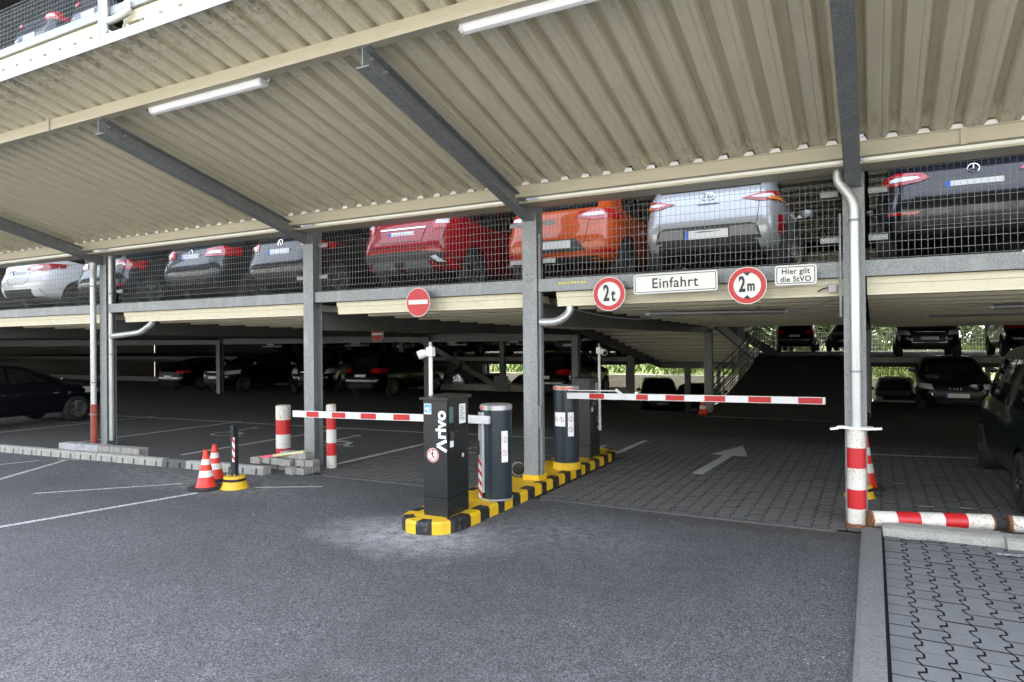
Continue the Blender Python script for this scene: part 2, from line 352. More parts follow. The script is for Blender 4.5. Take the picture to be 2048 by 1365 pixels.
# grass tufts on bank
gt = MB()
for i in range(9000):
    x = random.uniform(-45, 12); y = random.uniform(37.4, 43); z = -.28 + (y - 37.3) * .36 + random.uniform(-.05, .1)
    hgt = random.uniform(.15, .5); dx = random.uniform(-.12, .12); wd = random.uniform(.03, .07)
    gt.add([(x - wd, y, z), (x + wd, y, z), (x + dx, y - random.uniform(0, .1), z + hgt)], [(0, 1, 2)])
tag(gt.build('grass_tufts', 'grass'), 'tall sunlit grass growing along the top of the retaining wall', 'grass', kind='stuff')

# paving of small double-T stones with open zigzag seams
def paving(name, x0, x1, y0, y1, m, cw=.165, rl=.2, inset=.0065, top=.016, d=.020, gap=.0050, skip=None):
    mb = MB(); nc = int((x1 - x0) / cw); nr = int((y1 - y0) / rl)
    for c_ in range(nc):
        X = x0 + c_ * cw; off = (c_ % 2) * .5 * rl * 0 + random.uniform(-.003, .003) + (c_ * .002)
        off = off % rl
        for r_ in range(-1, nr + 1):
            Yb = y0 + r_ * rl + off
            if skip and skip(X + cw / 2, Yb + rl / 2): continue
            seam = [(0, 0), (-d, .24), (-d, .385), (d, .485), (d, .84), (0, 1)]; seam_r = [(0, 0), (-d, .30), (-d, .495), (d, .595), (d, .88), (0, 1)]
            lf = [(X + inset + (a if c_ else 0), Yb + gap + t * (rl - 2 * gap)) for a, t in seam]
            rt = [(X + cw - inset + a, Yb + gap + t * (rl - 2 * gap)) for a, t in seam_r]
            P = lf + rt[::-1]; P = [(px, min(max(py, y0), y1)) for px, py in P]
            if max(p[1] for p in P) - min(p[1] for p in P) < .02: continue
            n = len(P); z = top + random.uniform(-.002, .002)
            tx, ty = random.uniform(-.006, .006), random.uniform(-.006, .006)
            vs_ = [(a, b, -.012) for a, b in P] + [(a, b, z + (a - X) * tx + (b - Yb) * ty) for a, b in P]
            mb.add(vs_, [tuple(range(n, 2 * n))[::-1]]); mb.add(vs_, [(i, (i + 1) % n, n + (i + 1) % n, n + i) for i in range(n)], 1)
    o = mb.build(name, [m, 'joint_sand'])
    return tag(o, kind='structure')
jt = MB(); jt.add([(.045, -6.5, .003), (9, -6.5, .003), (9, -.42, .003), (.045, -.42, .003)], [(0, 1, 2, 3)]); tag(jt.build('paving_bed', 'joint_sand'), kind='structure')
paving('pavement', .072, 4.2, -5.0, -.43, 'paver_outer')
jt = MB(); jt.add([(-7.9, -.42, .002), (5, -.42, .002), (5, 6.1, .002), (-7.9, 6.1, .002)], [(0, 1, 2, 3)]); tag(jt.build('paving_bed', 'joint_sand'), kind='structure')
paving('garage_paving', -7.85, 4.9, -.40, 6.0, 'paver_inner', inset=.0042, d=.013, top=.015, gap=.0034,
       skip=lambda x, y: -4.5 < x < -3.8 and -.5 < y < 2.8)
# flush stone strip along the joint asphalt/paving
ks = MB()
x = -7.3
while x < -.4:
    if not -4.7 < x < -3.9: ks.box(x, x + .235, edge - .03 + .02 * math.sin(x), edge + .035 + .02 * math.sin(x), -.02, .014)
    x += .24
tag(ks.build('kerb_strip', 'kerb_dark'), kind='structure')

gr = MB(); rg = random.Random(5)
for i in range(300):
    q = rg.random()
    if q < .45: x, y = rg.uniform(-15, -7.4), -1.15 + (rg.random() ** 2) * -1.1
    elif q < .7: x, y = rg.uniform(-7.2, -.3), edge - rg.random() ** 2 * .5
    elif q < .76: x, y = rg.uniform(-.4, -.13), rg.uniform(-5, -.4)
    else: x, y = rg.uniform(-9, 0), rg.uniform(-5, -.6)
    if -4.6 < x < -3.7 and y > -2.6: continue
    sz = rg.uniform(.002, .007); gr.rbox(x, y, sz * .4, sz * 1.6, sz * 1.2, sz, rz=rg.uniform(0, 3))
tag(gr.build('loose_grit', 'pile_brick'), 'small pale stone chips scattered over the asphalt', 'grit', kind='stuff')
# kerb on the right: two flat lengths toward us, then sloped stones behind the parking bay
def kerb_len(y0, y1):
    mb = MB(); mb.prism([(-.125, 0), (.055, 0), (.055, .052), (-.085, .052), (-.115, .035)], 'y', y0, y1); return mb
for y0, y1 in ((-1.0, -.31), (-2.0, -1.008), (-3.0, -2.008), (-4.0, -3.008), (-5.0, -4.008), (-6, -5.008)):
    tag(kerb_len(y0, y1).build('kerb', 'grey_kerb'), kind='structure')
for i in range(4):
    mb = MB(Matrix.Translation((.065 + i * 1.005, -.36, 0)) @ Matrix.Rotation(R(3), 4, 'Z'))
    mb.prism([(-.10, 0), (.15, 0), (.15, .105), (-.02, .105), (-.075, .085)], 'x', 0, 1.0)
    tag(mb.build('kerb', 'kerb_concrete'), kind='structure')

# painted lines
def line(name, x0, y0, x1, y1, wd=.1, m='faded_road_paint', z=.004, kind='structure'):
    mb = MB(); d = Vector((x1 - x0, y1 - y0)); L = d.length; nn = Vector((-d.y, d.x)).normalized() * wd / 2; ns = max(2, int(L / .12)); pts = []
    vs_ = []
    for i in range(ns + 1):
        t = i / ns; j = random.uniform(-.1, .1) * wd; k = random.uniform(-.1, .1) * wd
        p = Vector((x0, y0)) + d * t; vs_ += [(p.x - nn.x + j * .5, p.y - nn.y + j, z), (p.x + nn.x + k * .5, p.y + nn.y + k, z)]
    mb.add(vs_, [(2 * i, 2 * i + 2, 2 * i + 3, 2 * i + 1) for i in range(ns)])
    return tag(mb.build(name, m), kind=kind)
line('parking_line', -8.42, -4.3, -7.93, -2.08, .09, 'road_paint')
line('parking_line', -9.91, -3.07, -8.66, -1.76, .06, 'road_paint')
line('parking_line', -11.4, -2.8, -12.35, -1.27, .08, 'road_paint')
line('parking_line', -12.9, -2.1, -12.7, -1.55, .06, 'road_paint')
line('parking_line', -12.5, -1.35, -12.1, -1.2, .05, 'road_paint')
line('parking_line', -7.5, -1.5, -6.7, -1.05, .06, 'faded_road_paint')
for X in (-10.97, -14.4, -17.8): line('parking_line', X, -.1, X, 4.15, .11, z=.003)
line('parking_line', -7.66, .2, -7.66, 2.9, .11, z=.025); line('parking_line', -7.66, 2.9, -7.66, 4.4, .11, z=.025)
line('parking_line', -21, 3.6, -7.95, 4.3, .10, z=.003); line('parking_line', -7.8, 4.3, -5.6, 4.45, .10, z=.025)
line('parking_line', -3.95, 3.05, -3.95, 4.9, .12, z=.025)
line('parking_line', -4.45, 1.2, -4.45, 4.0, .10, z=.025)
line('parking_line', -.1, 4.84, 1.6, 5.15, .1, z=.025)
for x0, y0, x1, y1 in ((.2, -.43, .55, -.36), (.95, -.62, 1.25, -.56), (1.2, -.6, 1.6, -.5)): line('parking_line', x0, y0 - .12, x1, y1 - .12, .07, 'road_paint', z=.036)
for x, y in ((.22, 2.3), (.45, 1.0), (.85, 1.1)): line('parking_line', x, y, x + .14, y + .02, .05, 'road_paint', z=.036)
ar = MB(); z = .025
ar.add([(-2.36, 1.9, z), (-2.20, 1.9, z), (-2.10, 3.75, z), (-2.25, 3.75, z)], [(0, 1, 2, 3)])
ar.add([(-2.47, 3.75, z), (-1.86, 3.75, z), (-2.14, 5.0, z)], [(0, 1, 2)])
tag(ar.build('road_arrow', 'faded_road_paint'), kind='structure')
# wheelchair marks on three bays, seen flat
def wheelmark(cx, cy):
    mb = MB(); fn = lambda x, y: (cx + x, cy + y, .0035 if cx < -7.9 else .025)
    disc(mb, .34, fn, 20, r0=.27, cx=.1, cy=-.1)
    for a in ((-.15, .75, -.1, .1, .1), (-.1, .1, .4, .1, .09), (.4, .1, .62, -.35, .09), (.62, -.35, .8, -.3, .08)): bar2(mb, *a, fn)
    disc(mb, .1, fn, 12, cx=-.17, cy=.92)
    tag(mb.build('parking_symbol', 'faded_road_paint'), kind='structure')
for c_ in ((-12.8, 2.4), (-9.6, 2.3), (-6.4, 2.6)): wheelmark(*c_)

# ------------------------------------------------------------------ the parking garage
garage = thing('parking_garage', (0, 0, 0), 'open steel parking garage with cream corrugated decks and a wide sloping canopy', 'parking garage')
COLX = [-23.8, -18.5, -13.41, -7.97, -4.02, -.17, 5.0, 10.2]
def h_col(x, y, z0, z1, w_=.21, d_=.2, t=.016):
    mb = MB()
    mb.box(x - w_ / 2, x + w_ / 2, y, y + t, z0, z1); mb.box(x - w_ / 2, x + w_ / 2, y + d_ - t, y + d_, z0, z1)
    mb.box(x - t / 2, x + t / 2, y + t, y + d_ - t, z0, z1)
    return mb
for x in COLX:
    z0 = .13 if abs(x + 4.02) < .1 else 0
    mb = h_col(x, 0, z0, 11.4); c_ = mb.build('column', 'galvanised', garage, bevel=.002)
    if -14 < x < 0:
        for dz in (2.86, 2.78):
            for dx in (-.035, .035): MB().tube([(x + dx, -.006, dz), (x + dx, .002, dz)], .008, 6).build('bolt', 'dark_steel', c_)
    if z0:
        ft = MB(); ft.box(x - .12, x + .12, -.02, .22, .13, .20); ft.build('column_foot', 'island_yellow', garage)
for x in COLX:
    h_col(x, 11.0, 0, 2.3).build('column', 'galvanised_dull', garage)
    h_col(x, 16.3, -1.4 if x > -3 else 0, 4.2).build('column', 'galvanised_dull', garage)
    h_col(x, 32.6, -1.4, 8).build('column', 'galvanised_dull', garage)
for x in (-6.65,): h_col(x, 19.55, -1.4, 1.08).build('column', 'galvanised_dull', garage)
for x in (-21, -15.6, -10.6): h_col(x, 24.0, -1.4, 4).build('column', 'galvanised_dull', garage)
# decks: edge channel, ribbed sheet (bands along the facade), beams along every column line
def rib_profile(y0, y1, zb, zt, slope=0, pitch=.72):
    prof = []; y = y0
    while y < y1 - .2:
        h_ = zt - zb
        for dy, dz in ((0, h_), (.012, h_ * .62), (.026, h_ * .60), (.040, .022), (.034, 0), (.175, 0), (.168, .022), (.190, h_ * .60), (.204, h_ * .62), (.216, h_),
                       (.36, h_), (.365, h_ - .012), (.385, h_ - .012), (.39, h_), (.54, h_), (.545, h_ - .012), (.565, h_ - .012), (.57, h_)):
            prof.append((y + dy, zb + dz + slope * (y + dy - y0)))
        y += pitch
    prof.append((min(y, y1), zt + slope * (y - y0))); return prof
def rib_sheet_x(x0, x1, y0, y1, zb, zt, name='deck_sheet', m='cream_sheet', slope=-.012):
    prof = rib_profile(y0, y1, zb, zt, slope)
    vs_ = []
    for t in (x0, x1): vs_ += [(t, a, b) for a, b in prof]
    n = len(prof); fs = [(i, i + 1, n + i + 1, n + i) for i in range(n - 1)]
    return MB().add(vs_, fs).build(name, m, garage)
def i_beam_y(x, y0, y1, zb, zt, w_=.16, t=.014, name='deck_beam', m='galvanised_dull', zs=0):
    mb = MB()
    for xa, xb, za, zb_ in ((x - w_ / 2, x + w_ / 2, zb, zb + t), (x - w_ / 2, x + w_ / 2, zt - t, zt), (x - .006, x + .006, zb + t, zt - t)):
        mb.add([(xa, y0, za), (xb, y0, za), (xb, y0, zb_), (xa, y0, zb_), (xa, y1, za + zs), (xb, y1, za + zs), (xb, y1, zb_ + zs), (xa, y1, zb_ + zs)],
               [(0, 1, 2, 3), (7, 6, 5, 4), (0, 4, 5, 1), (1, 5, 6, 2), (2, 6, 7, 3), (3, 7, 4, 0)])
    return mb.build(name, m, garage)
DZ = (2.79, 5.70, 8.62); SG = [.5, .5, .5, .5, .34, .12, .12]
for li, z in enumerate(DZ):
    for i in range(len(COLX) - 1):
        xa, xb = COLX[i] + .105, COLX[i + 1] - .105
        eb = MB(); eb.box(xa, xb, .03, .045, z - .165, z); eb.box(xa, xb, .045, .09, z - .012, z); eb.box(xa, xb, .045, .09, z - .165, z - .153)
        eb.build('edge_beam', 'galvanised', garage)
        y1 = 10.0 if li == 0 else 16.5
        rib_sheet_x(COLX[i] + SG[i], COLX[i + 1] - .10, .10, y1, z - .36, z - .172)
    # top slab
    sl = MB()
    if li == 0:
        for x0, x1, y0, y1 in ((-60, 40, .1, 10.0), (-60, -7.9, 10, 16.5), (0, 40, 10, 16.5)): sl.box(x0, x1, y0, y1, z - .17, z - .02)
    else: sl.box(-60, 40, .1, 16.5, z - .17, z - .02)
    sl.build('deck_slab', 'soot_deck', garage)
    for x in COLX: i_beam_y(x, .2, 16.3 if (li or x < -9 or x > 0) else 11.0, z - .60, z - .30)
# ceiling fill for the outer strips left and right of the column rows
for li, z in enumerate(DZ):
    for xa, xb in ((-60, COLX[0]), (COLX[-1], 40)): MB().box(xa, xb, .1, 16.5, z - .35, z - .172).build('deck_slab', 'soot_deck', garage)
rib_sheet_x(-60, -7.9, 10.0, 16.4, 2.42, 2.60); rib_sheet_x(.0, 10, 10.0, 16.4, 2.42, 2.60)
for z in (2.42,): tmp = i_beam_y
# cross beams along the facade inside
mb = MB(); mb.box(-60, -8.1, 11.1, 11.25, 2.02, 2.32); mb.box(-8.1, 30, 10.0, 10.1, 2.34, 2.62); mb.build('cross_beam', 'galvanised_dull', garage)
# half-level decks behind (1.4 m and 4.2 m), roof
sl = MB()
for z in (1.4, 4.25, 7.15):
    sl.box(-60, -7.9, 16.5, 33, z - .30, z - .02)
    sl.box(-.1, 40, 16.5, 33, z - .30, z - .02)
    sl.box(-7.9, -.1, 19.5, 33, z - .30, z - .02)
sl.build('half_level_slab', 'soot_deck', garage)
eb = MB()
for z in (1.4, 4.25):
    eb.box(-17.6, -7.9, 16.44, 16.5, z - .16, z); eb.box(-7.9, -3.9, 19.44, 19.5, z - .16, z); eb.box(-.1, 40, 16.44, 16.5, z - .16, z)
eb.box(-17.6, -7.9, 16.40, 16.5, -.03, .26); eb.box(0, 40, 16.40, 16.5, -.03, .06)
eb.build('edge_beam', 'concrete', garage)
eb = MB(); eb.box(-60, -17.6, 16.44, 16.5, 1.24, 1.4); eb.build('edge_beam', 'dark_steel', garage); eb = MB(); eb.box(-60, -17.6, 16.40, 16.5, -.03, .26); eb.build('edge_beam', 'dark_steel', garage)  # dark colour on the left beams puts the shade there into the material
rf = MB(); rf.box(-60, 40, -.1, 33.2, 11.3, 11.5); rf.build('roof_slab', 'soot_deck', garage)
# end walls out of sight keep the deck dark as a long building does
for x in (-60.2, 40): MB().box(x, x + .2, 0, 33, -1.4, 11.3).build('end_wall', 'concrete', garage)
# ramps
rp = MB()
def ramp(x0, x1, ya, za, yb, zb, th=.22):
    return MB().add([(x0, ya, za - th), (x1, ya, za - th), (x1, yb, zb - th), (x0, yb, zb - th), (x0, ya, za), (x1, ya, za), (x1, yb, zb), (x0, yb, zb)],
                    [(0, 3, 2, 1), (4, 5, 6, 7), (0, 1, 5, 4), (1, 2, 6, 5), (2, 3, 7, 6), (3, 0, 4, 7)])
ramp(-3.82, -.1, 10.0, .006, 19.5, 1.4, .2).build('ramp', 'floor_asphalt', garage)
rs = MB(); rs.add([(-3.83, 10, 0), (-3.83, 19.5, 0), (-3.83, 19.5, 1.4)], [(0, 1, 2)]); rs.add([(-.09, 10, 0), (-.09, 19.5, 0), (-.09, 19.5, 1.4)], [(0, 2, 1)])
rs.build('ramp_side', 'concrete', garage)
ramp(-7.75, -3.95, 10.1, 2.84, 19.6, 1.38, .1).build('ramp', 'soot_deck', garage)
# ribbed soffit of the descending ramp, ribs along the facade
prof = rib_profile(10.5, 19.7, 2.53, 2.72, -.158)
vs_ = [(-7.68, p, q) for p, q in prof] + [(-4.03, p, q) for p, q in prof]; n = len(prof)
MB().add(vs_, [(i, i + 1, n + i + 1, n + i) for i in range(n - 1)]).build('ramp_soffit', 'cream_sheet', garage)
ramp(-7.78, -7.70, 10.1, 2.86, 19.6, 1.40, .52).build('ramp_beam', 'galvanised_dull', garage); ramp(-3.95, -3.90, 10.1, 2.86, 19.6, 1.40, .30).build('ramp_beam', 'dark_steel', garage)
mb = MB(); mb.box(-7.7, -3.9, 19.5, 19.6, .88, 1.10); mb.build('ramp_beam', 'galvanised_dull', garage)
ramp(-3.82, -.1, 10.1, 2.79, 19.5, 4.25, .4).build('ramp', 'soot_deck', garage)
# X bracing at the split
def brace(x0, z0, x1, z1, y=16.32, wd=.22):
    d = Vector((x1 - x0, 0, z1 - z0)); L = d.length; ang = math.atan2(d.z, d.x)
    MB().rbox((x0 + x1) / 2, y, (z0 + z1) / 2, L, .09, wd, ry=-ang).build('brace', 'galvanised_dull', garage)
brace(-17.5, 2.15, -13.35, .05); brace(-17.5, .1, -15.2, 1.15, wd=.14)
mb = MB(); mb.box(-13.75, -13.1, 16.26, 16.3, -.02, .62); mb.build('gusset_plate', 'galvanised_dull', garage)
# stairs between the half levels
st = MB()
def flight(xa, za, xb, zb, y, n=9):
    d = Vector((xb - xa, 0, zb - za)); ang = math.atan2(d.z, d.x)
    for yy in (y, y + 1.0): st.rbox((xa + xb) / 2, yy, (za + zb) / 2, d.length, .04, .26, ry=-ang)
    for i in range(n):
        t = (i + .5) / n; st.box(xa + d.x * t - .12, xa + d.x * t + .12, y, y + 1, za + d.z * t, za + d.z * t + .03)
    for yy in (y, y + 1.0):
        for q in (.35, .6, .85, 1.05): st.tube([(xa, yy, za + q), (xb, yy, zb + q)], .018, 5)
        for i in range(5): st.tube([(xa + d.x * i / 4, yy, za + d.z * i / 4), (xa + d.x * i / 4, yy, za + d.z * i / 4 + 1.05)], .018, 5)
flight(-6.0, 3.1, -3.45, 1.42, 20.3); flight(-6.0, -1.35, -4.2, .55, 20.3, 7)
st.build('staircase', 'dark_steel', garage)
rl_ = MB()
for q in (.22, .42, .62, .82, 1.02): rl_.tube([(-3.86, 10.9, .13 + q), (-3.86, 19.5, 1.4 + q)], .018, 5)
for i in range(7): yy = 10.9 + 8.6 * i / 6; rl_.tube([(-3.86, yy, .12 + 1.27 * i / 6), (-3.86, yy, .13 + 1.27 * i / 6 + 1.02)], .022, 5)
rl_.build('ramp_railing', 'dark_steel', garage)
# canopy
SL = .266; Z0 = 3.85
def cz(y): return Z0 - SL * y
for x in COLX:
    mb = MB()
    for xa, xb, za, zb_ in ((-.075, .075, 0, .012), (-.075, .075, .178, .19), (-.006, .006, .012, .178)):
        y0, y1 = -.015, -3.33
        mb.add([(x + xa, y0, 3.565 + za), (x + xb, y0, 3.565 + za), (x + xb, y0, 3.565 + zb_), (x + xa, y0, 3.565 + zb_),
                (x + xa, y1, 4.43 + za), (x + xb, y1, 4.43 + za), (x + xb, y1, 4.43 + zb_), (x + xa, y1, 4.43 + zb_)],
               [(0, 1, 2, 3), (7, 6, 5, 4), (0, 4, 5, 1), (1, 5, 6, 2), (2, 6, 7, 3), (3, 7, 4, 0)])
    b_ = mb.build('canopy_beam', 'galvanised', garage)
    if -14 < x < 0:
        for dy in (-3.22, -3.02): MB().tube([(x + .005, dy, 4.57 - SL * (dy + 3.33)), (x + .035, dy, 4.57 - SL * (dy + 3.33))], .016, 6).build('bolt', 'silver_alloy', b_)
SX0, SX1 = -30.0, 11.0
mb = MB(); mb.box(SX0, SX1, -3.36, -3.348, 4.615, 4.745); mb.box(SX0, SX1, -3.348, -3.25, 4.733, 4.745); mb.box(SX0, SX1, -3.348, -3.25, 4.615, 4.627)
mb.build('canopy_purlin', 'cream_beam', garage)
mb = MB(); mb.box(SX0, SX1, -.40, -.39, 3.80, 3.945); mb.box(SX0, SX1, -.39, -.30, 3.80, 3.81); mb.box(SX0, SX1, -.42, -.39, 3.935, 3.945)
mb.build('canopy_purlin', 'cream_beam', garage)
for x in (-8.95, -1.15 + 1.9, -12.6, 3.4):
    yb, zb = (-3.37, 4.60) if x in (-8.95, -12.6) else (-.415, 3.785)
    jb = MB(); jb.box(x, x + .055, yb - .012, yb + .03, zb, zb + .16); jb.build('purlin_joint', 'cream_beam', garage)
# gutter behind the inner purlin
mb = MB(); mb.prism([(-.30, 3.74), (.06, 3.74), (.06, 3.93), (.05, 3.93), (.05, 3.75), (-.29, 3.75), (-.29, 3.765), (-.31, 3.765), (-.31, 3.74)], 'x', SX0, SX1); mb.build('gutter', 'cream_beam', garage)
mb = MB(); mb.prism([(-4.10, 4.885), (-4.085, 4.885), (-4.085, 4.968), (-4.0, 4.955), (-4.0, 4.967), (-4.10, 4.982)], 'x', SX0, SX1); mb.build('canopy_edge_strip', 'white_steel', garage)
# ribbed canopy sheets, ribs running out from the facade; joint lips every fourth rib
pitch = .27; x = -1.77 - .135 - pitch * 104; sheet = MB(); k = 0
ya, yb = -.34, -4.085
prof = []
while x < SX1:
    if x > SX0 - .3:
        prof += [(x, 0), (x + .095, 0), (x + .102, .007), (x + .112, .007), (x + .119, 0), (x + .155, 0) , (x + .185, .085), (x + .24, .085)]
        if k % 4 == 0: prof += [(x + .262, .020), (x + .2625, -.012), (x + .2655, -.012), (x + .266, .010)]
    x += pitch; k += 1
def rpt(px, dz, y): return (px, y, cz(y) + .004 + dz)
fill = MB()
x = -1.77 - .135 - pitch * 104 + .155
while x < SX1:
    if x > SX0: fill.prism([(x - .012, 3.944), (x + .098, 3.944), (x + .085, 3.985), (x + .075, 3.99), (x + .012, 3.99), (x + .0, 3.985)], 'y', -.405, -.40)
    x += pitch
fill.build('painted_sky_gaps', 'lamp_white', garage)['kind'] = 'stuff'  # white pieces paint the bright sky gaps at the groove ends
n = len(prof); sheet.add([rpt(px, dz, ya) for px, dz in prof] + [rpt(px, dz, yb) for px, dz in prof], [(i, n + i, n + i + 1, i + 1) for i in range(n - 1)])
sh = sheet.build('canopy_sheet', 'cream_sheet', garage, smooth=True, sharp=15)
# downpipes
def pipe(path, r=.052, m='zinc_pipe', collars=(), n=16, name='downpipe', matc='galvanised'):
    P = [Vector(p) for p in path]; out = [P[0]]
    for i in range(1, len(P) - 1):
        a_, b_, c_ = P[i - 1], P[i], P[i + 1]; q = min(.09, (b_ - a_).length / 2.2, (c_ - b_).length / 2.2)
        s_ = b_ + (a_ - b_).normalized() * q; e_ = b_ + (c_ - b_).normalized() * q
        for t in (0, .25, .5, .75, 1): out.append(s_.lerp(b_, t).lerp(b_.lerp(e_, t), t))
    out.append(P[-1]); o = MB().tube(out, r, n).build(name, m, garage, smooth=True)
    if collars:
        for p in collars:
            cm = MB(); cm.tube([(p[0], p[1], p[2] - .012), (p[0], p[1], p[2] + .012)], r + .008, n); cm.box(p[0] - r - .03, p[0] + r + .03, p[1] - .008, p[1] + .008, p[2] - .01, p[2] + .01)
            cm.build('clamp', matc, o, smooth=True)
    return o
pipe([(-.31, -.12, 3.76), (-.31, -.12, 3.62), (-.16, -.12, 3.40), (-.16, -.12, 1.02)], .052, collars=[(-.16, -.12, 3.20), (-.16, -.12, 1.62)])
pipe([(-13.50, -.10, 3.76), (-13.50, -.10, 3.62), (-13.61, -.07, 3.35), (-13.61, -.07, .82)], .055, collars=[(-13.61, -.07, 3.15), (-13.61, -.07, 1.25)])
pipe([(-13.61, -.07, .82), (-13.61, -.07, .05)], .062, 'red_oxide', collars=[(-13.61, -.07, .62)], name='downpipe_foot')
pipe([(-12.14, .2, 2.62), (-12.14, .2, 2.40), (-12.42, .12, 2.22), (-13.28, .10, 2.16)], .055)
pipe([(-13.325, .10, 3.9), (-13.325, .10, .1)], .06, 'zinc_pipe', collars=[(-13.325, .10, 3.0), (-13.325, .10, 1.8)])
pipe([(-3.52, .2, 2.62), (-3.52, .2, 2.35), (-3.66, .1, 2.22), (-3.90, .06, 2.22)], .055)
pipe([(-3.925, .10, 3.4), (-3.925, .10, .2)], .032, 'galvanised', collars=[(-3.925, .10, 2.2)])
mb = MB(); mb.box(-3.955, -3.885, .02, .09, .82, 1.12); mb.build('cable_box', 'galvanised', garage, bevel=.008)
# upper storey pieces, top left
pipe([(-12.55, .0, 8.55), (-12.55, .0, 8.36), (-13.0, -.02, 8.30), (-13.2, -.02, 8.32)], .07)
pipe([(-13.22, -.03, 9.6), (-13.22, -.03, 6)], .065)
cp = MB(); cp.box(-30, -13.45, .12, .14, 7.95, 8.25); cp.box(-12.2, 10, .12, .14, 7.95, 8.25); cp.box(-30, 10, .10, .16, 7.93, 7.95); cp.build('parapet_panel', 'cream_beam', garage)
# thin cable hanging under the first deck
def sag(pts, s_, n=10):
    out = []
    for a_, b_ in zip(pts[:-1], pts[1:]):
        for i in range(n): t = i / n; p = Vector(a_).lerp(Vector(b_), t); p.z -= s_ * 4 * t * (1 - t); out.append(p)
    out.append(Vector(pts[-1])); return out
tag(MB().tube(sag([(-3.6, .3, 2.42), (-2.2, 2.0, 2.40), (-.4, .7, 2.42)], .14), .006, 5).build('cable', 'sign_back'), 'thin grey cable sagging under the deck above the entry lane', 'cable')
tag(MB().tube([(-.30, -.03, 3.3), (-.302, -.03, 2.6), (-.30, -.03, 2.2)], .012, 6).build('conduit', 'galvanised', garage))
jb = thing('junction_box', (-.39, .085, 2.5), 'small grey junction box with a short black cable under the deck edge', 'junction box')
mb = MB(); mb.box(-.035, .05, -.03, 0, -.03, .06); mb.build('box', 'sign_back', jb, bevel=.004)
MB().tube([(-.03, -.02, .02), (-.09, -.02, .01), (-.14, -.02, -.02)], .008, 6).build('cable', 'black_hose', jb)

# mesh fence panels
HZ = [0, .075, .17, .27, .37, .47, .57, .67, .77, .845, .93]
def fence_panel(xa, xb, z, label, y=.13, group='wire mesh fence panels on the upper deck', dense=.058):
    t = thing('mesh_fence', ((xa + xb) / 2, y, z), label, 'fence', group); wv = MB(); L = (xb - xa) / 2; x_ = -L + .02
    while x_ < L - .01:
        pts = [(x_, 0, 0), (x_, -.028, .035), (x_, 0, .075), (x_, 0, .845), (x_, -.028, .885), (x_, 0, .93)]
        wv.tube(pts, .0024, 4, cap=False); x_ += dense
    for h_ in HZ: wv.tube([(-L, .006, h_), (L, .006, h_)], .0027, 4, cap=False)
    wv.build('mesh', 'galvanised', t)
    for sx in (-1, 1):
        for h_ in (.22, .72):
            br = MB(); br.box(min(sx * L, sx * (L - .18)), max(sx * L, sx * (L - .18)), -.045, -.037, h_ - .03, h_ + .03); b_ = br.build('bracket', 'galvanised', t)
            for q in (.05, .1, .145): MB().tube([(sx * (L - q), -.052, h_), (sx * (L - q), -.045, h_)], .011, 6).build('bolt', 'sign_back', b_)
    return t
FL = ['behind the leftmost column with the white car', 'between the left columns in front of grey and black cars', 'in front of the red car',
      'in front of the orange and silver cars above the entry signs', 'in front of the navy car at the right edge']
FX = [(-18.37, -13.42, 'mesh panel in front of the white car at the far left'), (-13.1, -8.12, 'mesh panel in front of the two dark grey and black cars'),
      (-7.82, -4.17, 'mesh panel in front of the red car'), (-3.86, -.32, 'mesh panel in front of the orange and silver cars above the round signs'), (-.03, 4.85, 'mesh panel in front of the navy car right of the striped post')]
for xa, xb, lb in FX: fence_panel(xa, xb, 2.815, 'galvanised ' + lb)
fence_panel(-18.4, -13.4, 8.66, 'galvanised mesh panel on the top deck in the upper left corner', dense=.058)
# fences deeper inside and outside at the back
def far_fence(xa, xb, y, z, h_, m, label, dx=.1, dz=.2, r=.006):
    t = MB(); x_ = xa
    while x_ < xb: t.tube([(x_, y, z), (x_, y, z + h_)], r, 3, cap=False); x_ += dx
    q = 0
    while q <= h_ + .01: t.tube([(xa, y - .01, z + q), (xb, y - .01, z + q)], r * 1.5, 3, cap=False); q += dz
    tag(t.build('mesh_fence', m), label, 'fence')
far_fence(-17.2, -13.4, 16.4, .26, .85, 'dark_steel', 'dark mesh fence panel behind the crossed steel brace', .07, .2, .004)
far_fence(-12.6, -8.1, 16.4, .26, .85, 'dark_steel', 'dark mesh fence panel behind the island column', .07, .2, .004)
far_fence(.0, 6, 16.4, .06, 1.05, 'dark_steel', 'dark mesh fence panel behind the front-facing black saloon', .07, .2, .004)
far_fence(-6, 9, 32.7, 1.38, 1.05, 'fence_white', 'pale mesh fence at the top of the ramp behind the parked cars', .13, .2, .012)

# pale block added out of view behind the camera: it closes the low sky and shows in glossy paint
bl = thing('added_block', (-5, -34, 0), 'pale block added out of view across the yard to close the low sky', 'building')
mb = MB(); mb.box(-60, 55, -10, 0, 0, 13); mb.build('wall', 'pale_render', bl)
for k_ in range(28):
    for q in range(4):
        x_ = -56 + k_ * 4.0; MB().box(x_, x_ + 1.5, .01, .03, 1.1 + q * 3, 2.6 + q * 3).build('window', 'car_glass', bl)
mb = MB(); mb.box(-60.5, 55.5, -10.5, .5, 13, 13.3); mb.build('roof', 'soot_deck', bl)

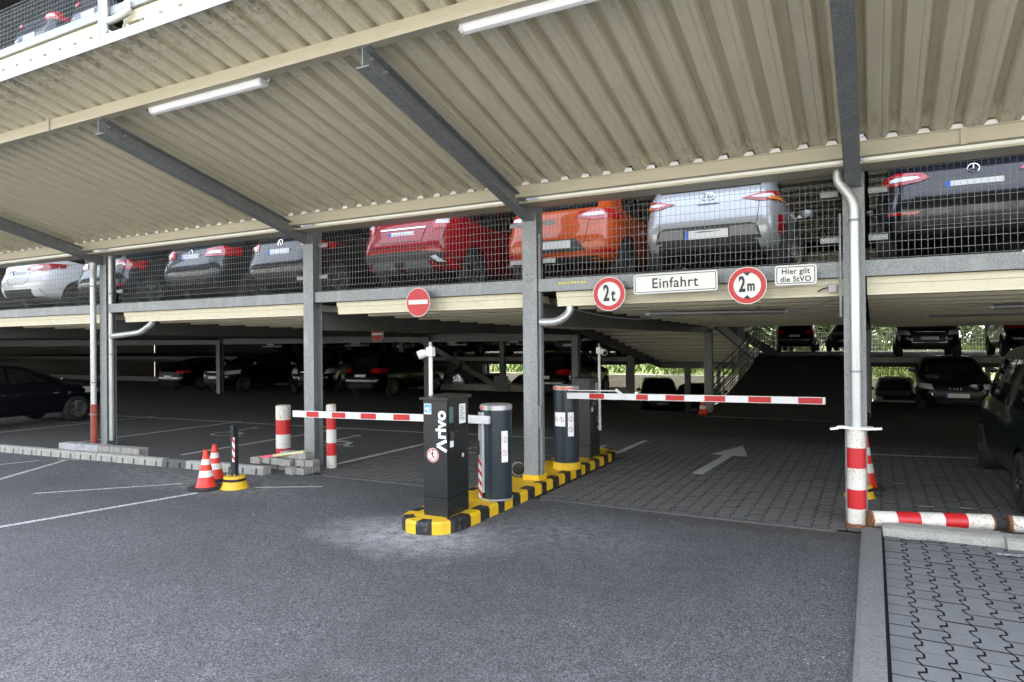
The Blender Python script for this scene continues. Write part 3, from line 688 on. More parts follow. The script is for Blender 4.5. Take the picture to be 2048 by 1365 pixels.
# ------------------------------------------------------------------ traffic island
isl = thing('traffic_island', (-4.14, 0, 0), 'yellow raised traffic island with black and yellow kerb carrying the barriers', 'traffic island')
def island_outline():
    xl, xr = -.36, .34; pts = []
    pts += [(xr, -2.05), (xr, 2.72)]
    for k in range(1, 6): a_ = math.pi * k / 6; pts.append(((xl + xr) / 2 + (xr - xl) / 2 * math.cos(a_), 2.72 + .33 * math.sin(a_)))
    pts += [(xl, 2.72), (xl, -2.05)]
    for a_ in (202, 225, 250, 270, 290, 315, 338): pts.append(((xl + xr) / 2 + (xr - xl) / 2 * 1.02 * math.cos(R(a_)), -2.05 + .36 * math.sin(R(a_))))
    return pts
op = island_outline()
def inset(pts, d):
    n = len(pts); out = []
    for i in range(n):
        a_, b_, c_ = Vector(pts[i - 1]), Vector(pts[i]), Vector(pts[(i + 1) % n]); e1 = (b_ - a_).normalized(); e2 = (c_ - b_).normalized()
        nn = Vector((-e1.y - e2.y, e1.x + e2.x)).normalized(); out.append(tuple(b_ + nn * d / max(.5, nn.dot(Vector((-e1.y, e1.x))))))
    return out
# resample perimeter to kerb stones
def resample(pts, ds):
    out = []; n = len(pts)
    for i in range(n):
        a_, b_ = Vector(pts[i]), Vector(pts[(i + 1) % n]); L = (b_ - a_).length; k_ = max(1, round(L / ds))
        for j in range(k_): out.append(tuple(a_.lerp(b_, j / k_)))
    return out
per = resample(op, .05); i1 = inset(per, .018); i2 = inset(per, .13); n = len(per)
kb = MB(); s_len = 0
for i in range(n):
    j = (i + 1) % n; L = (Vector(per[j]) - Vector(per[i])).length; mi = int((s_len + L / 2 + .04) / .193) % 2; s_len += L
    kb.add([(*per[i], 0), (*per[j], 0), (*per[j], .105), (*per[i], .105), (*i1[j], .13), (*i1[i], .13), (*i2[j], .133), (*i2[i], .133)],
           [(0, 1, 2, 3), (3, 2, 4, 5), (5, 4, 6, 7)], mi)
kb.build('kerb', ['island_black', 'island_yellow'], isl)
tp = MB(); tp.add([(*p, .134) for p in inset(per, .125)], [tuple(range(n))]); tp.build('top', 'island_yellow', isl)

# ------------------------------------------------------------------ ticket terminals
def terminal(loc, label, logo):
    t = thing('ticket_terminal', loc, label, 'ticket machine', 'anthracite ticket terminals')
    mb = MB(); mb.box(0, .30, 0, .42, .0, .19); mb.build('plinth', 'anthracite', t, bevel=.002)
    mb = MB(); mb.box(0, .30, 0, .42, .196, 1.22); b_ = mb.build('cabinet', 'anthracite', t, bevel=.003)
    mb = MB(); mb.prism([(-.03, 1.222), (.45, 1.222), (.45, 1.262), (-.03, 1.245)], 'x', -.03, .33); mb.build('lid', 'anthracite', t, bevel=.002)
    if logo:
        F = lambda x, y: (x, -.0035, y)
        lg = MB(); G_ = text_geo('rivo', .185, .006, 1.0, 'LEFT'); put_flat(lg, G_, lambda x, y: F(.232 - y - .006, .815 + x), 0)
        # the A of the logo is a wedge without crossbar
        f2 = lambda x, y: F(.232 - y, .69 + x)
        for a_ in ((.0, -.062, .055, .06), (.055, .06, .11, -.062)): bar2(lg, *a_, .032, f2, 0)
        lg.build('logo_lettering', 'lamp_white', b_)
        sk = MB(); poly2(sk, [(.015, 1.07), (.105, 1.07), (.105, 1.18), (.015, 1.18)], F, 0); F2 = lambda x, y: (x, -.005, y)
        poly2(sk, [(.02, 1.085), (.10, 1.085), (.10, 1.175), (.02, 1.175)], F2, 1); F3 = lambda x, y: (x, -.0065, y)
        poly2(sk, [(.03, 1.135), (.08, 1.148), (.085, 1.125), (.035, 1.115)], F3, 0); poly2(sk, [(.05, 1.12), (.06, 1.12), (.06, 1.10), (.05, 1.10)], F3, 0); poly2(sk, [(.05, 1.108), (.09, 1.108), (.09, 1.10), (.05, 1.10)], F3, 0)
        sk.build('camera_notice', ['lamp_white', 'sticker_blue'], b_)
        sk = MB(); C = (.12, .64)
        disc(sk, .075, F, 28, 0, cx=C[0], cy=C[1]); disc(sk, .071, F2, 28, 1, r0=.058, cx=C[0], cy=C[1])
        walker(sk, .085, F3, 2, C[0], C[1] - .003); bar2(sk, C[0] - .04, C[1] + .04, C[0] + .04, C[1] - .04, .010, lambda x, y: (x, -.008, y), 1)
        sk.build('no_walking_sticker', ['lamp_white', 'sign_red', 'sign_black'], b_)
    # service side faces +X
    S = lambda dx: (lambda y, z: (.30 + dx, y, z))
    sk = MB(); sk.box(.30, .304, .02, .20, .30, 1.19); sk.build('service_door', 'anthracite', b_)
    sc = MB(); poly2(sc, [(.035, .98), (.115, .98), (.115, 1.15), (.035, 1.15)], S(.006), 0); sc.build('screen', 'screen_green', t)
    nt_ = MB(); poly2(nt_, [(.23, .955), (.36, .955), (.36, 1.165), (.23, 1.165)], S(.005), 0)
    for q in range(9): poly2(nt_, [(.245, 1.14 - q * .018), (.245 + (.09 if q % 3 else .06), 1.14 - q * .018), (.245 + (.09 if q % 3 else .06), 1.145 - q * .018), (.245, 1.145 - q * .018)], S(.0065), 1)
    nt_.build('instruction_notice', ['lamp_white', 'sign_black'], t)
    rd = MB(); rd.prism([(.30, .80), (.36, .82), (.36, .88), (.30, .91)], 'y', .04, .15); rd.build('ticket_reader', 'black_plastic', t, bevel=.004)
    ls = MB(); poly2(ls, [(.045, .725), (.115, .725), (.115, .79), (.045, .79)], S(.006), 0); ls.build('small_sticker', 'lamp_white', t)
    bt = MB(); disc(bt, .022, S(.006), 16, 0, cx=.30, cy=.61); disc(bt, .016, S(.008), 16, 1, r0=.009, cx=.30, cy=.61); bt.build('call_button', ['lamp_white', 'sign_red'], t)
    return t
terminal((-4.235, -2.14, .134), 'anthracite ticket terminal with white lettering and camera sticker at the island tip', True)
terminal((-4.235, 1.92, .134), 'plain dark ticket terminal behind the far barrier cylinder', False)

# ------------------------------------------------------------------ barriers
def barrier(loc, label, boom_dir, base, bz):
    """boom runs toward boom_dir (+1 = right, -1 = left)"""
    t = thing('boom_barrier', loc, label, 'barrier', 'cylindrical boom barriers on the island'); r = .182; H = 1.10; z0 = base
    if base: MB().lathe([(.205, 0), (.205, base), (.18, base)], n=36).build('base_ring', 'island_yellow', t, smooth=True)
    else: MB().lathe([(.195, 0), (.195, .015), (.18, .015)], n=36).build('base_ring', 'silver_alloy', t, smooth=True)
    MB().lathe([(r, z0), (r, z0 + H - .05), (.01, z0 + H - .05)], n=40).build('housing', 'anthracite_blue', t, smooth=True)
    cp_ = MB().lathe([(r + .008, z0 + H - .06), (r + .008, z0 + H - .008), (r - .005, z0 + H), (.01, z0 + H + .004)], n=40).build('cap', 'silver_alloy', t, smooth=True)
    def arc(rr, a0, a1, za, zb, name, m, par, n_=10, mi=0):
        mb = MB(); 
        for k_ in range(n_):
            t0, t1 = R(a0 + (a1 - a0) * k_ / n_), R(a0 + (a1 - a0) * (k_ + 1) / n_)
            mb.add([(rr * math.cos(t0), rr * math.sin(t0), za), (rr * math.cos(t1), rr * math.sin(t1), za), (rr * math.cos(t1), rr * math.sin(t1), zb), (rr * math.cos(t0), rr * math.sin(t0), zb)], [(0, 1, 2, 3)])
        return mb.build(name, m, par)
    arc(r + .010, 185 if boom_dir < 0 else 225, 250 if boom_dir < 0 else 325, z0 + H - .05, z0 + H - .022, 'signal_light', 'red_light_lens', t)
    hb = MB(); yb = -.14 if boom_dir < 0 else -.1; xb = boom_dir * .1
    # silver guide column for the boom arm with hazard stripes
    if boom_dir < 0:
        g_ = MB(); g_.rbox(-.105, -.155, z0 + .55, .085, .05, .93, rz=R(-32)); g_.build('guide_rail', 'silver_alloy', t)
        sm = Matrix.Translation((-.105, -.155, 0)) @ Matrix.Rotation(R(-32), 4, 'Z')
        hs = MB(sm); y_ = -.0275
        hs.add([(-.0425, y_, z0 + .02), (.0425, y_, z0 + .02), (.0425, y_, z0 + .46), (-.0425, y_, z0 + .46)], [(0, 1, 2, 3)], 0)
        for k_ in range(4):
            za = z0 + .03 + k_ * .115; hs.add([(-.0425, y_ - .002, za + .06), (.0425, y_ - .002, za - .0), (.0425, y_ - .002, za + .055), (-.0425, y_ - .002, za + .11)], [(0, 1, 2, 3)], 1)
        hs.build('hazard_tape', ['cone_white', 'signal_red'], t)
        bh = MB(); bh.rbox(-.145, -.155, z0 + .60, .035, .05, .16, rz=R(-32)); bh.build('lock_cover', 'black_plastic', t)
    # warning notices wrapped on the cylinder
    def notice(a0, a1, za, zb, up):
        n_ = 8; mb = MB()
        def W_(u, v, q=.0):
            an = R(a0 + (a1 - a0) * u); return ((r + .003 + q) * math.cos(an), (r + .003 + q) * math.sin(an), za + (zb - za) * v)
        for k_ in range(n_): mb.add([W_(k_ / n_, 0), W_((k_ + 1) / n_, 0), W_((k_ + 1) / n_, 1), W_(k_ / n_, 1)], [(0, 1, 2, 3)], 0)
        asp = (zb - za) / (R(a1 - a0) * r)
        if up: cs = [(.5, .72, .42), (.5, .3, .42)]
        else: cs = [(.2, .48, .17), (.72, .48, .2)]
        for i_, (cu, cv, rr) in enumerate(cs):
            fn = lambda x_, y_, q=.0015: W_(cu + x_ * (rr if up else rr), cv + y_ * rr / asp, q)
            disc(mb, 1, fn, 24, 1, r0=.84); bar2(mb, -.65, .65, .65, -.65, .14, lambda a_, b_: fn(a_, b_, .002), 1) if i_ == 1 or up is False else bar2(mb, 0, -.9, 0, .9, .14, lambda a_, b_: fn(a_, b_, .002), 1)
            walker(mb, .8, lambda a_, b_: fn(a_, b_, .0025), 2)
        for q in range(2): poly2(mb, [(.15, .93 - q * .05), (.85, .93 - q * .05), (.85, .945 - q * .05), (.15, .945 - q * .05)], lambda a_, b_: W_(a_, b_, .0015), 2)
        mb.build('warning_notice', ['lamp_white', 'sign_red', 'sign_black'], t)
    if boom_dir < 0: notice(318, 345, z0 + .44, z0 + .80, True)
    else: notice(232, 288, z0 + .52, z0 + .72, False); notice(300, 328, z0 + .38, z0 + .72, True)
    # boom
    bm_ = MB(); hz = bz; L0 = .08; L1 = 3.03 if boom_dir < 0 else 3.43; y0 = -.21 if boom_dir < 0 else -.14
    drop = -.05 if boom_dir < 0 else .03
    def Z(d_): return hz + drop * (d_ / L1)
    hh_ = .042
    def seg(a_, b_, mi, e=0, ts=1):
        A = Z(a_); B = Z(b_); xa, xb = boom_dir * a_, boom_dir * b_; h2_ = hh_ * ts + e; yy = .022 + e
        bm_.add([(xa, y0 - yy, A - h2_), (xb, y0 - yy, B - h2_), (xb, y0 - yy, B + h2_), (xa, y0 - yy, A + h2_), (xa, y0 + yy, A - h2_), (xb, y0 + yy, B - h2_), (xb, y0 + yy, B + h2_), (xa, y0 + yy, A + h2_)],
                [(0, 1, 2, 3), (7, 6, 5, 4), (0, 4, 5, 1), (1, 5, 6, 2), (2, 6, 7, 3), (3, 7, 4, 0)], mi)
    seg(L0, L1, 0)
    if boom_dir < 0: stripes = [(2.56, 2.78), (2.10, 2.33), (1.60, 1.85), (1.08, 1.33), (.56, .8)]
    else: stripes = [(.42, .64), (1.10, 1.26), (1.50, 1.75), (2.01, 2.27), (2.55, 2.82), (3.13, 3.40)]
    for a_, b_ in stripes: seg(a_, b_, 1, .0015, .80)
    bo = bm_.build('boom', ['white_plastic', 'signal_red'], t)
    if boom_dir > 0:
        tr = MB(); tr.tube([(.1, y0 - .01, hz + .075), (.80, y0 - .01, hz + .085)], .008, 6); tr.rbox(.88, y0 - .03, hz + .055, .17, .02, .035, ry=R(38)); tr.build('fold_linkage', 'white_plastic', bo)
        hg = MB(); hg.box(.03, .12, -.16, -.06, hz - .05, hz + .05); hg.build('boom_mount', 'black_plastic', t)
    else:
        hg = MB(); hg.box(-.30, .03, y0 - .035, y0 + .03, hz - .05, hz + .045); hg.build('boom_mount', 'white_plastic', t, bevel=.012)
    return t
barrier((-3.93, -1.10, .134), 'dark cylindrical barrier near the island tip, its boom pointing left', -1, 0, .935)
barrier((-3.94, 1.0, .134), 'dark cylindrical barrier on yellow ring, its boom pointing right with folding link', 1, .10, 1.06)

# camera poles
def cam_pole(loc, label, z0, z1, side):
    t = thing('camera_pole', loc, label, 'camera pole', 'white poles with surveillance cameras')
    MB().tube([(0, 0, z0), (0, 0, z1)], .022, 14).build('pole', 'white_steel', t, smooth=True)
    MB().tube([(0, 0, z1), (0, 0, z1 + .05)], .019, 12).build('pole_cap', 'sign_back', t, smooth=True)
    mb = MB(); mb.box(-.04, .04, -.035, .035, z1 - .11, z1 - .01); mb.build('mount', 'white_plastic', t, bevel=.006)
    c_ = MB(); d = Vector((side * .75, -.6, -.35)).normalized(); p = Vector((side * .08, -.03, z1 - .08))
    c_.tube([p - d * .04, p - d * .03, p + d * .01, p + d * .06], [.022, .040, .050, .046], 16); o = c_.build('camera', 'white_plastic', t, smooth=True)
    l_ = MB(); l_.tube([p + d * .061, p + d * .066], [.038, .034], 16); l_.build('lens', 'black_plastic', o)
    for zz in ((z0 + .06, z0 + .62) if side < 0 else (z0 + .05, z0 + .15, z0 + .72)): fx = MB(); fx.box(-.04, .06 if side < 0 else .03, -.012, .012, zz - .01, zz + .01); fx.tube([(-.045, 0, zz), (-.03, 0, zz)], .014, 6); fx.build('clamp', 'silver_alloy', t)
cam_pole((-4.30, -1.90, 0), 'white camera pole fixed to the near terminal, camera looking left', .52, 1.92, -1)
cam_pole((-3.86, 2.15, 0), 'white camera pole fixed to the far terminal, camera looking right', .55, 1.88, 1)

# round black disc with clamp behind the island column
rd = thing('cable_drum', (-4.27, .12, .134), 'round black cable drum with pale streak standing against the island column', 'cable drum')
T = Matrix.Rotation(R(90), 4, 'X') 
mb = MB(Matrix.Translation((0, 0, .11)) @ Matrix.Rotation(R(25), 4, 'Z') @ T); mb.lathe([(.01, -.03), (.10, -.03), (.115, -.02), (.115, .02), (.10, .03), (.085, .03), (.08, .02), (.01, .028)], n=28); mb.build('drum', 'black_plastic', rd, smooth=True)
mb = MB(Matrix.Translation((0, 0, .11)) @ Matrix.Rotation(R(25), 4, 'Z') @ T); disc(mb, .096, lambda x, y: (x, y, .036), 26, r0=.085); mb.build('rim_ring', 'sign_back', rd)
mb = MB(); mb.tube([(-.10, 0, .2), (-.14, 0, .12), (-.12, 0, .02), (-.05, 0, 0.008), (.05, -.02, .008)], .010, 6); mb.build('handle', 'black_plastic', rd)

# post guard: half tube striped in red round the C4 downpipe
def striped(mb, p0, p1, r, bands, n=20, first=0):
    p0, p1 = Vector(p0), Vector(p1); a_ = 0
    for i, b_ in enumerate(bands): mb.tube([p0.lerp(p1, a_), p0.lerp(p1, b_)], r, n, mi=(i + first) % 2); a_ = b_
pg = thing('post_guard', (-.165, -.15, 0), 'rusty red and white steel tube guarding the downpipe of the right column', 'post guard')
mb = MB(); striped(mb, (0, 0, .03), (0, 0, 1.03), .089, [.17, .37, .59, .80, 1.0]); mb.build('tube', ['chipped_white', 'sign_red'], pg, smooth=True)
mb = MB()
for k_ in range(14):
    an = 2 * math.pi * k_ / 14; mb.rbox(.085 * math.cos(an), .085 * math.sin(an), .02, .06, .07, random.uniform(.03, .06), rz=an + random.uniform(-.3, .3))
mb.build('rusty_foot', 'rust', pg)
mb = MB(); mb.box(-.16, .16, -.10, .12, 1.03, 1.04)
for k_ in range(7): x_ = -.2 + k_ * .066; mb.rbox(x_, -.1 + random.uniform(0, .03), 1.035 + random.uniform(-.01, .01), .08, .04, .02, rz=random.uniform(-.3, .3), ry=random.uniform(-.15, .15))
mb.build('tape_wrap', 'lamp_white', pg)
# fallen rails
for (p0, p1, bands, lb) in (((-.03, -.22, .115), (1.02, .18, .105), [.20, .40, .60, .79, 1.0], 'rusty red and white tube rail lying right of the striped post'),
                            ((1.20, .20, .105), (2.6, .30, .10), [.3, .5, .7, .85, 1.0], 'rusty white tube rail lying at the right picture edge')):
    t = thing('tube_rail', p0, lb, 'rail', 'striped tube rails along the kerb'); d = Vector(p1) - Vector(p0)
    mb = MB(); striped(mb, (0, 0, 0), d, .083, bands); mb.build('tube', ['chipped_white', 'sign_red'], t, smooth=True)
    mb = MB(); mb.tube([d * -.02, d * .0], .086, 16); mb.build('rusty_end', 'rust', t); MB().tube([d, d * 1.015], .086, 16).build('rusty_end', 'rust', t)

# bollards beside column two
for (x, y, h_, r, lb, bands) in ((-8.80, .25, .93, .125, 'thick red and white bollard left of the second column', [.24, .49, .75, 1.0]),
                                 (-7.56, .06, 1.0, .078, 'slim red and white bollard right of the second column', [.21, .41, .62, .82, 1.0])):
    t = thing('bollard', (x, y, 0), lb, 'bollard', 'red and white steel bollards'); mb = MB()
    f = 1 if len(bands) == 4 else 0
    bands2 = bands; striped(mb, (0, 0, 0), (0, 0, h_), r, bands2, first=f); mb.build('tube', ['chipped_white', 'sign_red'], t, smooth=True)
    MB().lathe([(r, h_), (r * .8, h_ + .012), (.01, h_ + .016)], n=20).build('cap', 'chipped_white', t, smooth=True)

# cones
def cone(loc, label, h=.50, rz=0, s=1):
    t = thing('traffic_cone', loc, label, 'traffic cone', 'orange and white traffic cones', rz)
    b_ = MB(); b_.prism([(-.17, -.17), (-.12, -.20), (.12, -.20), (.17, -.17), (.20, -.12), (.20, .12), (.17, .17), (.12, .20), (-.12, .20), (-.17, .17), (-.20, .12), (-.20, -.12)], 'z', 0, .035); b_.build('foot', 'rubber', t, bevel=.006)
    P = [(.14, .035), (.125, .05), (.098, .16), (.080, .24), (.064, .315), (.050, .385), (.036, .455), (.030, .50), (.022, .502)]
    MB().lathe(P, n=24, mis=[0, 0, 1, 0, 1, 0, 0, 0, 0]).build('body', ['cone_orange', 'cone_white'], t, smooth=True)
    t.scale = (s, s, s * h / .5)
    return t
cone((-8.06, -1.84, 0), 'orange and white cone standing nearest on the asphalt, left of the yellow-footed post', .53, .2)
cone((-8.46, -1.38, 0), 'orange and white cone half hidden behind the nearer cone', .52, .5)
cone((-3.98, 10.15, 0), 'orange cone at the foot of the inner column beyond the raised barrier', .56, 0)
cone((-.10, 1.9, 0), 'orange and white cone peeping out behind the striped right post', .72, .3)

def reader_post(loc, label):
    t = thing('reader_post', loc, label, 'reader post', 'short posts on yellow feet')
    MB().lathe([(.19, 0), (.17, .03), (.145, .10)], n=24, mi=0).build('foot', 'island_yellow', t, smooth=True)
    MB().lathe([(.150, .10), (.150, .135)], n=24).build('band', 'black_plastic', t, smooth=True)
    MB().lathe([(.146, .135), (.140, .165), (.01, .167)], n=24).build('foot_top', 'island_yellow', t, smooth=True)
    mb = MB(); mb.rbox(0, 0, .51, .075, .075, .70, rz=R(12)); p_ = mb.build('post', 'anthracite_blue', t, bevel=.003)
    q = Matrix.Rotation(R(12), 4, 'Z')
    tp_ = MB(q); tp_.add([(-.005, -.0395, .36), (.036, -.0395, .36), (.036, -.0395, .70), (-.005, -.0395, .70)], [(0, 1, 2, 3)], 0)
    for k_ in range(3): za = .37 + k_ * .115; tp_.add([(-.005, -.0415, za + .05), (.036, -.0415, za), (.036, -.0415, za + .045), (-.005, -.0415, za + .10)], [(0, 1, 2, 3)], 1)
    tp_.build('hazard_tape', ['cone_white', 'signal_red'], t)
    hd = MB(q); hd.box(-.01, .045, -.075, -.038, .70, .86); hd.build('reader', 'black_plastic', t, bevel=.006)
    for an in (40, 140, 220, 320): MB().tube([(.09 * math.cos(R(an)), .09 * math.sin(R(an)), .16), (.09 * math.cos(R(an)), .09 * math.sin(R(an)), .20)], .008, 6).build('bolt', 'silver_alloy', t)
reader_post((-7.76, -1.62, 0), 'short anthracite post with hazard tape on a round yellow foot beside the cones')
reader_post((-.165, 1.35, 0), 'yellow-footed post mostly hidden behind the striped right post')

# recycled kerb blocks along the left, each with two slots
P0, P1 = Vector((-15.5, -1.32)), Vector((-7.72, -.72)); dd = P1 - P0; Lk = .53; nk = int(dd.length / Lk)
for i in range(nk):
    c_ = P0 + dd.normalized() * (i + .5) * Lk; ang = math.atan2(dd.y, dd.x) + random.uniform(-.02, .02)
    dark = i == nk - 4
    t = MB(); hl = Lk / 2 - .004
    # body with slots cut as recesses: teeth between slots
    xs = [-hl, -.152, -.112, .112, .152, hl]
    for a_ in range(5):
        top = [(-.085, 0), (.09, 0), (.09, .115), (-.05, .125), (-.075, .105)] if a_ % 2 == 0 else [(-.025, 0), (.09, 0), (.09, .115), (-.05, .125), (-.077, .098), (-.078, .088), (-.025, .08)]
        t.prism(top, 'x', xs[a_], xs[a_ + 1])
    o = t.build('kerb_block', 'kerb_dark' if dark else 'kerb_concrete'); o.location = (c_.x, c_.y, 0); o.rotation_euler = (random.uniform(-.02, .02), 0, ang)
    lb = 'dark kerb block among the pale ones behind the two cones' if dark else 'pale slotted kerb block in the row along the left bays'
    if i == nk - 1: lb = 'last pale kerb block of the row, under the paver pile'
    tag(o, lb, 'kerb block', 'slotted kerb blocks edging the left bays')
# stone and pavers at column one
kd = dd.normalized(); ang = math.atan2(dd.y, dd.x)
o = MB().rbox(0, 0, .1, 1.05, .18, .21, bevel if False else 0).build('kerb_stone', 'granite', bevel=.008); o.location = (-12.62, -.86, .005); o.rotation_euler = (0, 0, ang)
tag(o, 'long speckled grey granite kerb stone lying before the left column', 'kerb stone')
for r_ in range(2):
    for k_ in range(7):
        if r_ == 1 and k_ == 7: continue
        c_ = Vector((-12.02 + k_ * .145, -.80 + k_ * .145 * math.tan(ang)))
        o = MB().rbox(0, 0, .05, .138, .19, .098).build('paver_stone', 'pile_brick', bevel=.004); o.location = (c_.x + random.uniform(-.004, .004), c_.y + random.uniform(-.006, .006), .005 + r_ * .1); o.rotation_euler = (0, 0, ang + random.uniform(-.03, .03))
        tag(o, 'pale paver in the neat two-layer row beside the granite stone', 'paver', 'pavers stacked beside the granite stone')
# loose pile at column two
pile = [(-7.62, -.50, 0, .05), (-7.76, -.55, 0, -.2), (-7.95, -.47, .10, .15), (-8.17, -.44, .10, .0), (-7.70, -.40, .105, -.1), (-7.56, -.38, .105, .1), (-8.40, -.42, .10, -.12), (-8.60, -.46, .09, .08),
        (-7.92, -.36, 0, 0), (-8.15, -.32, 0, 0), (-8.38, -.30, 0, 0), (-7.72, -.36, .205, .05), (-7.88, -.36, .205, -.08), (-8.08, -.34, .20, .1), (-7.60, -.33, 0, 0)]
for x, y, z, a_ in pile:
    o = MB().rbox(0, 0, .05, .19, .16, .096).build('paver_stone', 'pile_brick', bevel=.005); o.location = (x, y, z + .003); o.rotation_euler = (0, 0, a_)
    tag(o, 'grey paver in the loose pile at the foot of the second column', 'paver', 'loose pile of pavers at the second column')
t = thing('wooden_batten', (-8.08, -.44, .245), 'pale wooden batten with a pink end lying on the paver pile', 'batten')
t.rotation_euler = (0, R(-9), R(5)); MB().box(-.18, .42, -.03, .03, .0, .035).build('batten', 'plank_wood', t); MB().box(-.42, -.18, -.03, .03, .0, .035).build('painted_end', 'plank_pink', t)

# ------------------------------------------------------------------ signs
def round_sign(loc, r, label, kind):
    t = thing('road_sign', loc, label, 'road sign'); F = lambda q: (lambda x, y: (x, -q, y))
    mb = MB()
    n = 40; P = [(r * math.cos(2 * math.pi * k_ / n), r * math.sin(2 * math.pi * k_ / n)) for k_ in range(n)]; mb.prism(P, 'y', 0, .012, 0)
    disc(mb, r, F(.001), n, 1)
    if kind == 'noentry':
        disc(mb, r * .955, F(.003), n, 2); poly2(mb, [(-r * .8, -r * .13), (r * .8, -r * .13), (r * .8, r * .17), (-r * .8, r * .17)], F(.005), 1)
        mb.build('plate', ['sign_back', 'sign_white', 'sign_red'], t); 
    else:
        disc(mb, r * .96, F(.003), n, 2, r0=r * .70); pl = mb.build('plate', ['sign_back', 'sign_white', 'sign_red'], t)
        tx = MB()
        if kind == '2t':
            put_flat(tx, text_geo('2', r * 1.3, .008, .60), lambda x, y: (x - r * .16, -.006, y + .0)); put_flat(tx, text_geo('t', r * 1.05, .006, .66), lambda x, y: (x + r * .27, -.006, y - r * .10))
        else:
            put_flat(tx, text_geo('2', r * 1.15, .008, .60), lambda x, y: (x - r * .26, -.006, y + r * .04)); put_flat(tx, text_geo('m', r * .80, .005, .66), lambda x, y: (x + r * .2, -.006, y - r * .04))
            for s_ in (1, -1): poly2(tx, [(-r * .2, s_ * r * .70), (r * .2, s_ * r * .70), (0, s_ * r * .50)], F(.006))
        tx.build('lettering', 'sign_black', pl)
    bk_ = MB(); bk_.box(-.02, .02, .012, .15, .02, .06); bk_.build('bracket', 'galvanised', t)
    return t
round_sign((-5.74, -.12, 2.545), .208, 'round red no-entry sign on the deck edge above the left boom', 'noentry')
round_sign((-11.45, 6.0, 2.22), .20, 'round red no-entry sign deep inside, half hidden under the deck beam', 'noentry')
round_sign((-2.87, -.12, 2.545), .21, 'round red-ringed weight limit sign reading 2t', '2t')
round_sign((-1.24, -.12, 2.57), .21, 'round red-ringed height limit sign reading 2m', '2m')
def plate_sign(loc, w_, h_, label, lines, size, ry, lsp=0):
    t = thing('text_sign', loc, label, 'sign'); mb = MB()
    def rr(wd, ht, rad, n_=5):
        P = []
        for cx, cy, a0 in ((wd / 2 - rad, ht / 2 - rad, 0), (-wd / 2 + rad, ht / 2 - rad, 90), (-wd / 2 + rad, -ht / 2 + rad, 180), (wd / 2 - rad, -ht / 2 + rad, 270)):
            for k_ in range(n_ + 1): a_ = R(a0 + 90 * k_ / n_); P.append((cx + rad * math.cos(a_), cy + rad * math.sin(a_)))
        return P
    mb.prism(rr(w_, h_, .03), 'y', 0, .012, 0); poly2(mb, rr(w_, h_, .03), lambda x, y: (x, -.001, y), 1)
    A, B = rr(w_ - .03, h_ - .03, .022), rr(w_ - .046, h_ - .046, .016); n = len(A)
    mb.add([(x, -.003, y) for x, y in A + B], [(i, (i + 1) % n, n + (i + 1) % n, n + i) for i in range(n)], 2)
    pl = mb.build('plate', ['sign_back', 'sign_white', 'sign_black'], t); tx = MB()
    for i, s_ in enumerate(lines): put_flat(tx, text_geo(s_, size, .0015, .95, spacing=1.08), lambda x, y, i=i: (x, -.005, y - (i - (len(lines) - 1) / 2) * lsp - .004))
    tx.build('lettering', 'sign_black', pl); bk_ = MB(); bk_.box(-w_ * .3, -w_ * .3 + .03, .012, .15, -.02, .02); bk_.box(w_ * .3 - .03, w_ * .3, .012, .15, -.02, .02); bk_.build('bracket', 'galvanised', t)
    t.rotation_euler = (0, ry, 0)
    return t
plate_sign((-2.055, -.13, 2.645), .99, .235, 'long white sign reading Einfahrt on the deck edge', ['Einfahrt'], .17, R(-.6))
plate_sign((-.735, -.13, 2.66), .42, .215, 'small white two-line sign reading Hier gilt die StVO', ['Hier gilt', 'die StVO'], .083, R(0), .086)
yw = MB()
for i in range(9): yw.box(-3.62 + i * .045, -3.59 + i * .045 + random.uniform(0, .01), .025, .028, 2.71 + random.uniform(-.008, .005), 2.73 + random.uniform(0, .008))
yw.build('chalk_writing', 'yellow_writing', garage)

# ------------------------------------------------------------------ tube lights
def tube_light(p0, p1, label, group, r=.055, cable=True, parm='lamp_white'):
    p0, p1 = Vector(p0), Vector(p1); t = thing('tube_light', p0, label, 'light fitting', group); d = p1 - p0; u = d.normalized()
    mb = MB(); mb.tube([u * .02, d - u * .02], [r, r], 10); mb.build('diffuser', parm, t, smooth=True)
    mb = MB(); mb.tube([u * 0, u * .03], r * 1.1, 10); mb.tube([u * -.035, u * 0], .018, 8); mb.build('end_cap', 'white_plastic', t, smooth=True); MB().tube([d - u * .03, d], r * 1.1, 10).build('end_cap', 'white_plastic', t, smooth=True)
    mb = MB(); 
    for q in (.2, .8): c_ = d * q; mb.box(c_.x - .02, c_.x + .02, c_.y - .01, c_.y + .05, c_.z + r * .7, c_.z + r + .04)
    mb.build('bracket', 'galvanised', t)
    if cable: MB().tube([d, d + u * .06 + Vector((0, 0, -.01)), d + u * .09 + Vector((0, 0, .07))], .006, 5).build('cable', 'white_plastic', t)
tube_light((-7.12, -3.22, 4.60), (-5.37, -3.22, 4.60), 'white tube light under the canopy, the left one of two', 'tube lights under the canopy')
tube_light((-3.03, -3.22, 4.60), (-1.28, -3.22, 4.60), 'white tube light under the canopy, the right larger-looking one', 'tube lights under the canopy')
tube_light((-2.9, 1.6, 2.36), (-1.05, 2.1, 2.36), 'dull tube light hanging under the deck above the entry lane', 'tube lights under the deck', .035, False, 'sign_back')
tube_light((1.35, 2.6, 2.36), (2.9, 2.6, 2.36), 'dull tube light under the deck at the right edge', 'tube lights under the deck', .035, False, 'sign_back')
tube_light((.8, 5.3, 2.36), (2.6, 5.3, 2.36), 'dull tube light under the deck above the dark van', 'tube lights under the deck', .035, False, 'sign_back')
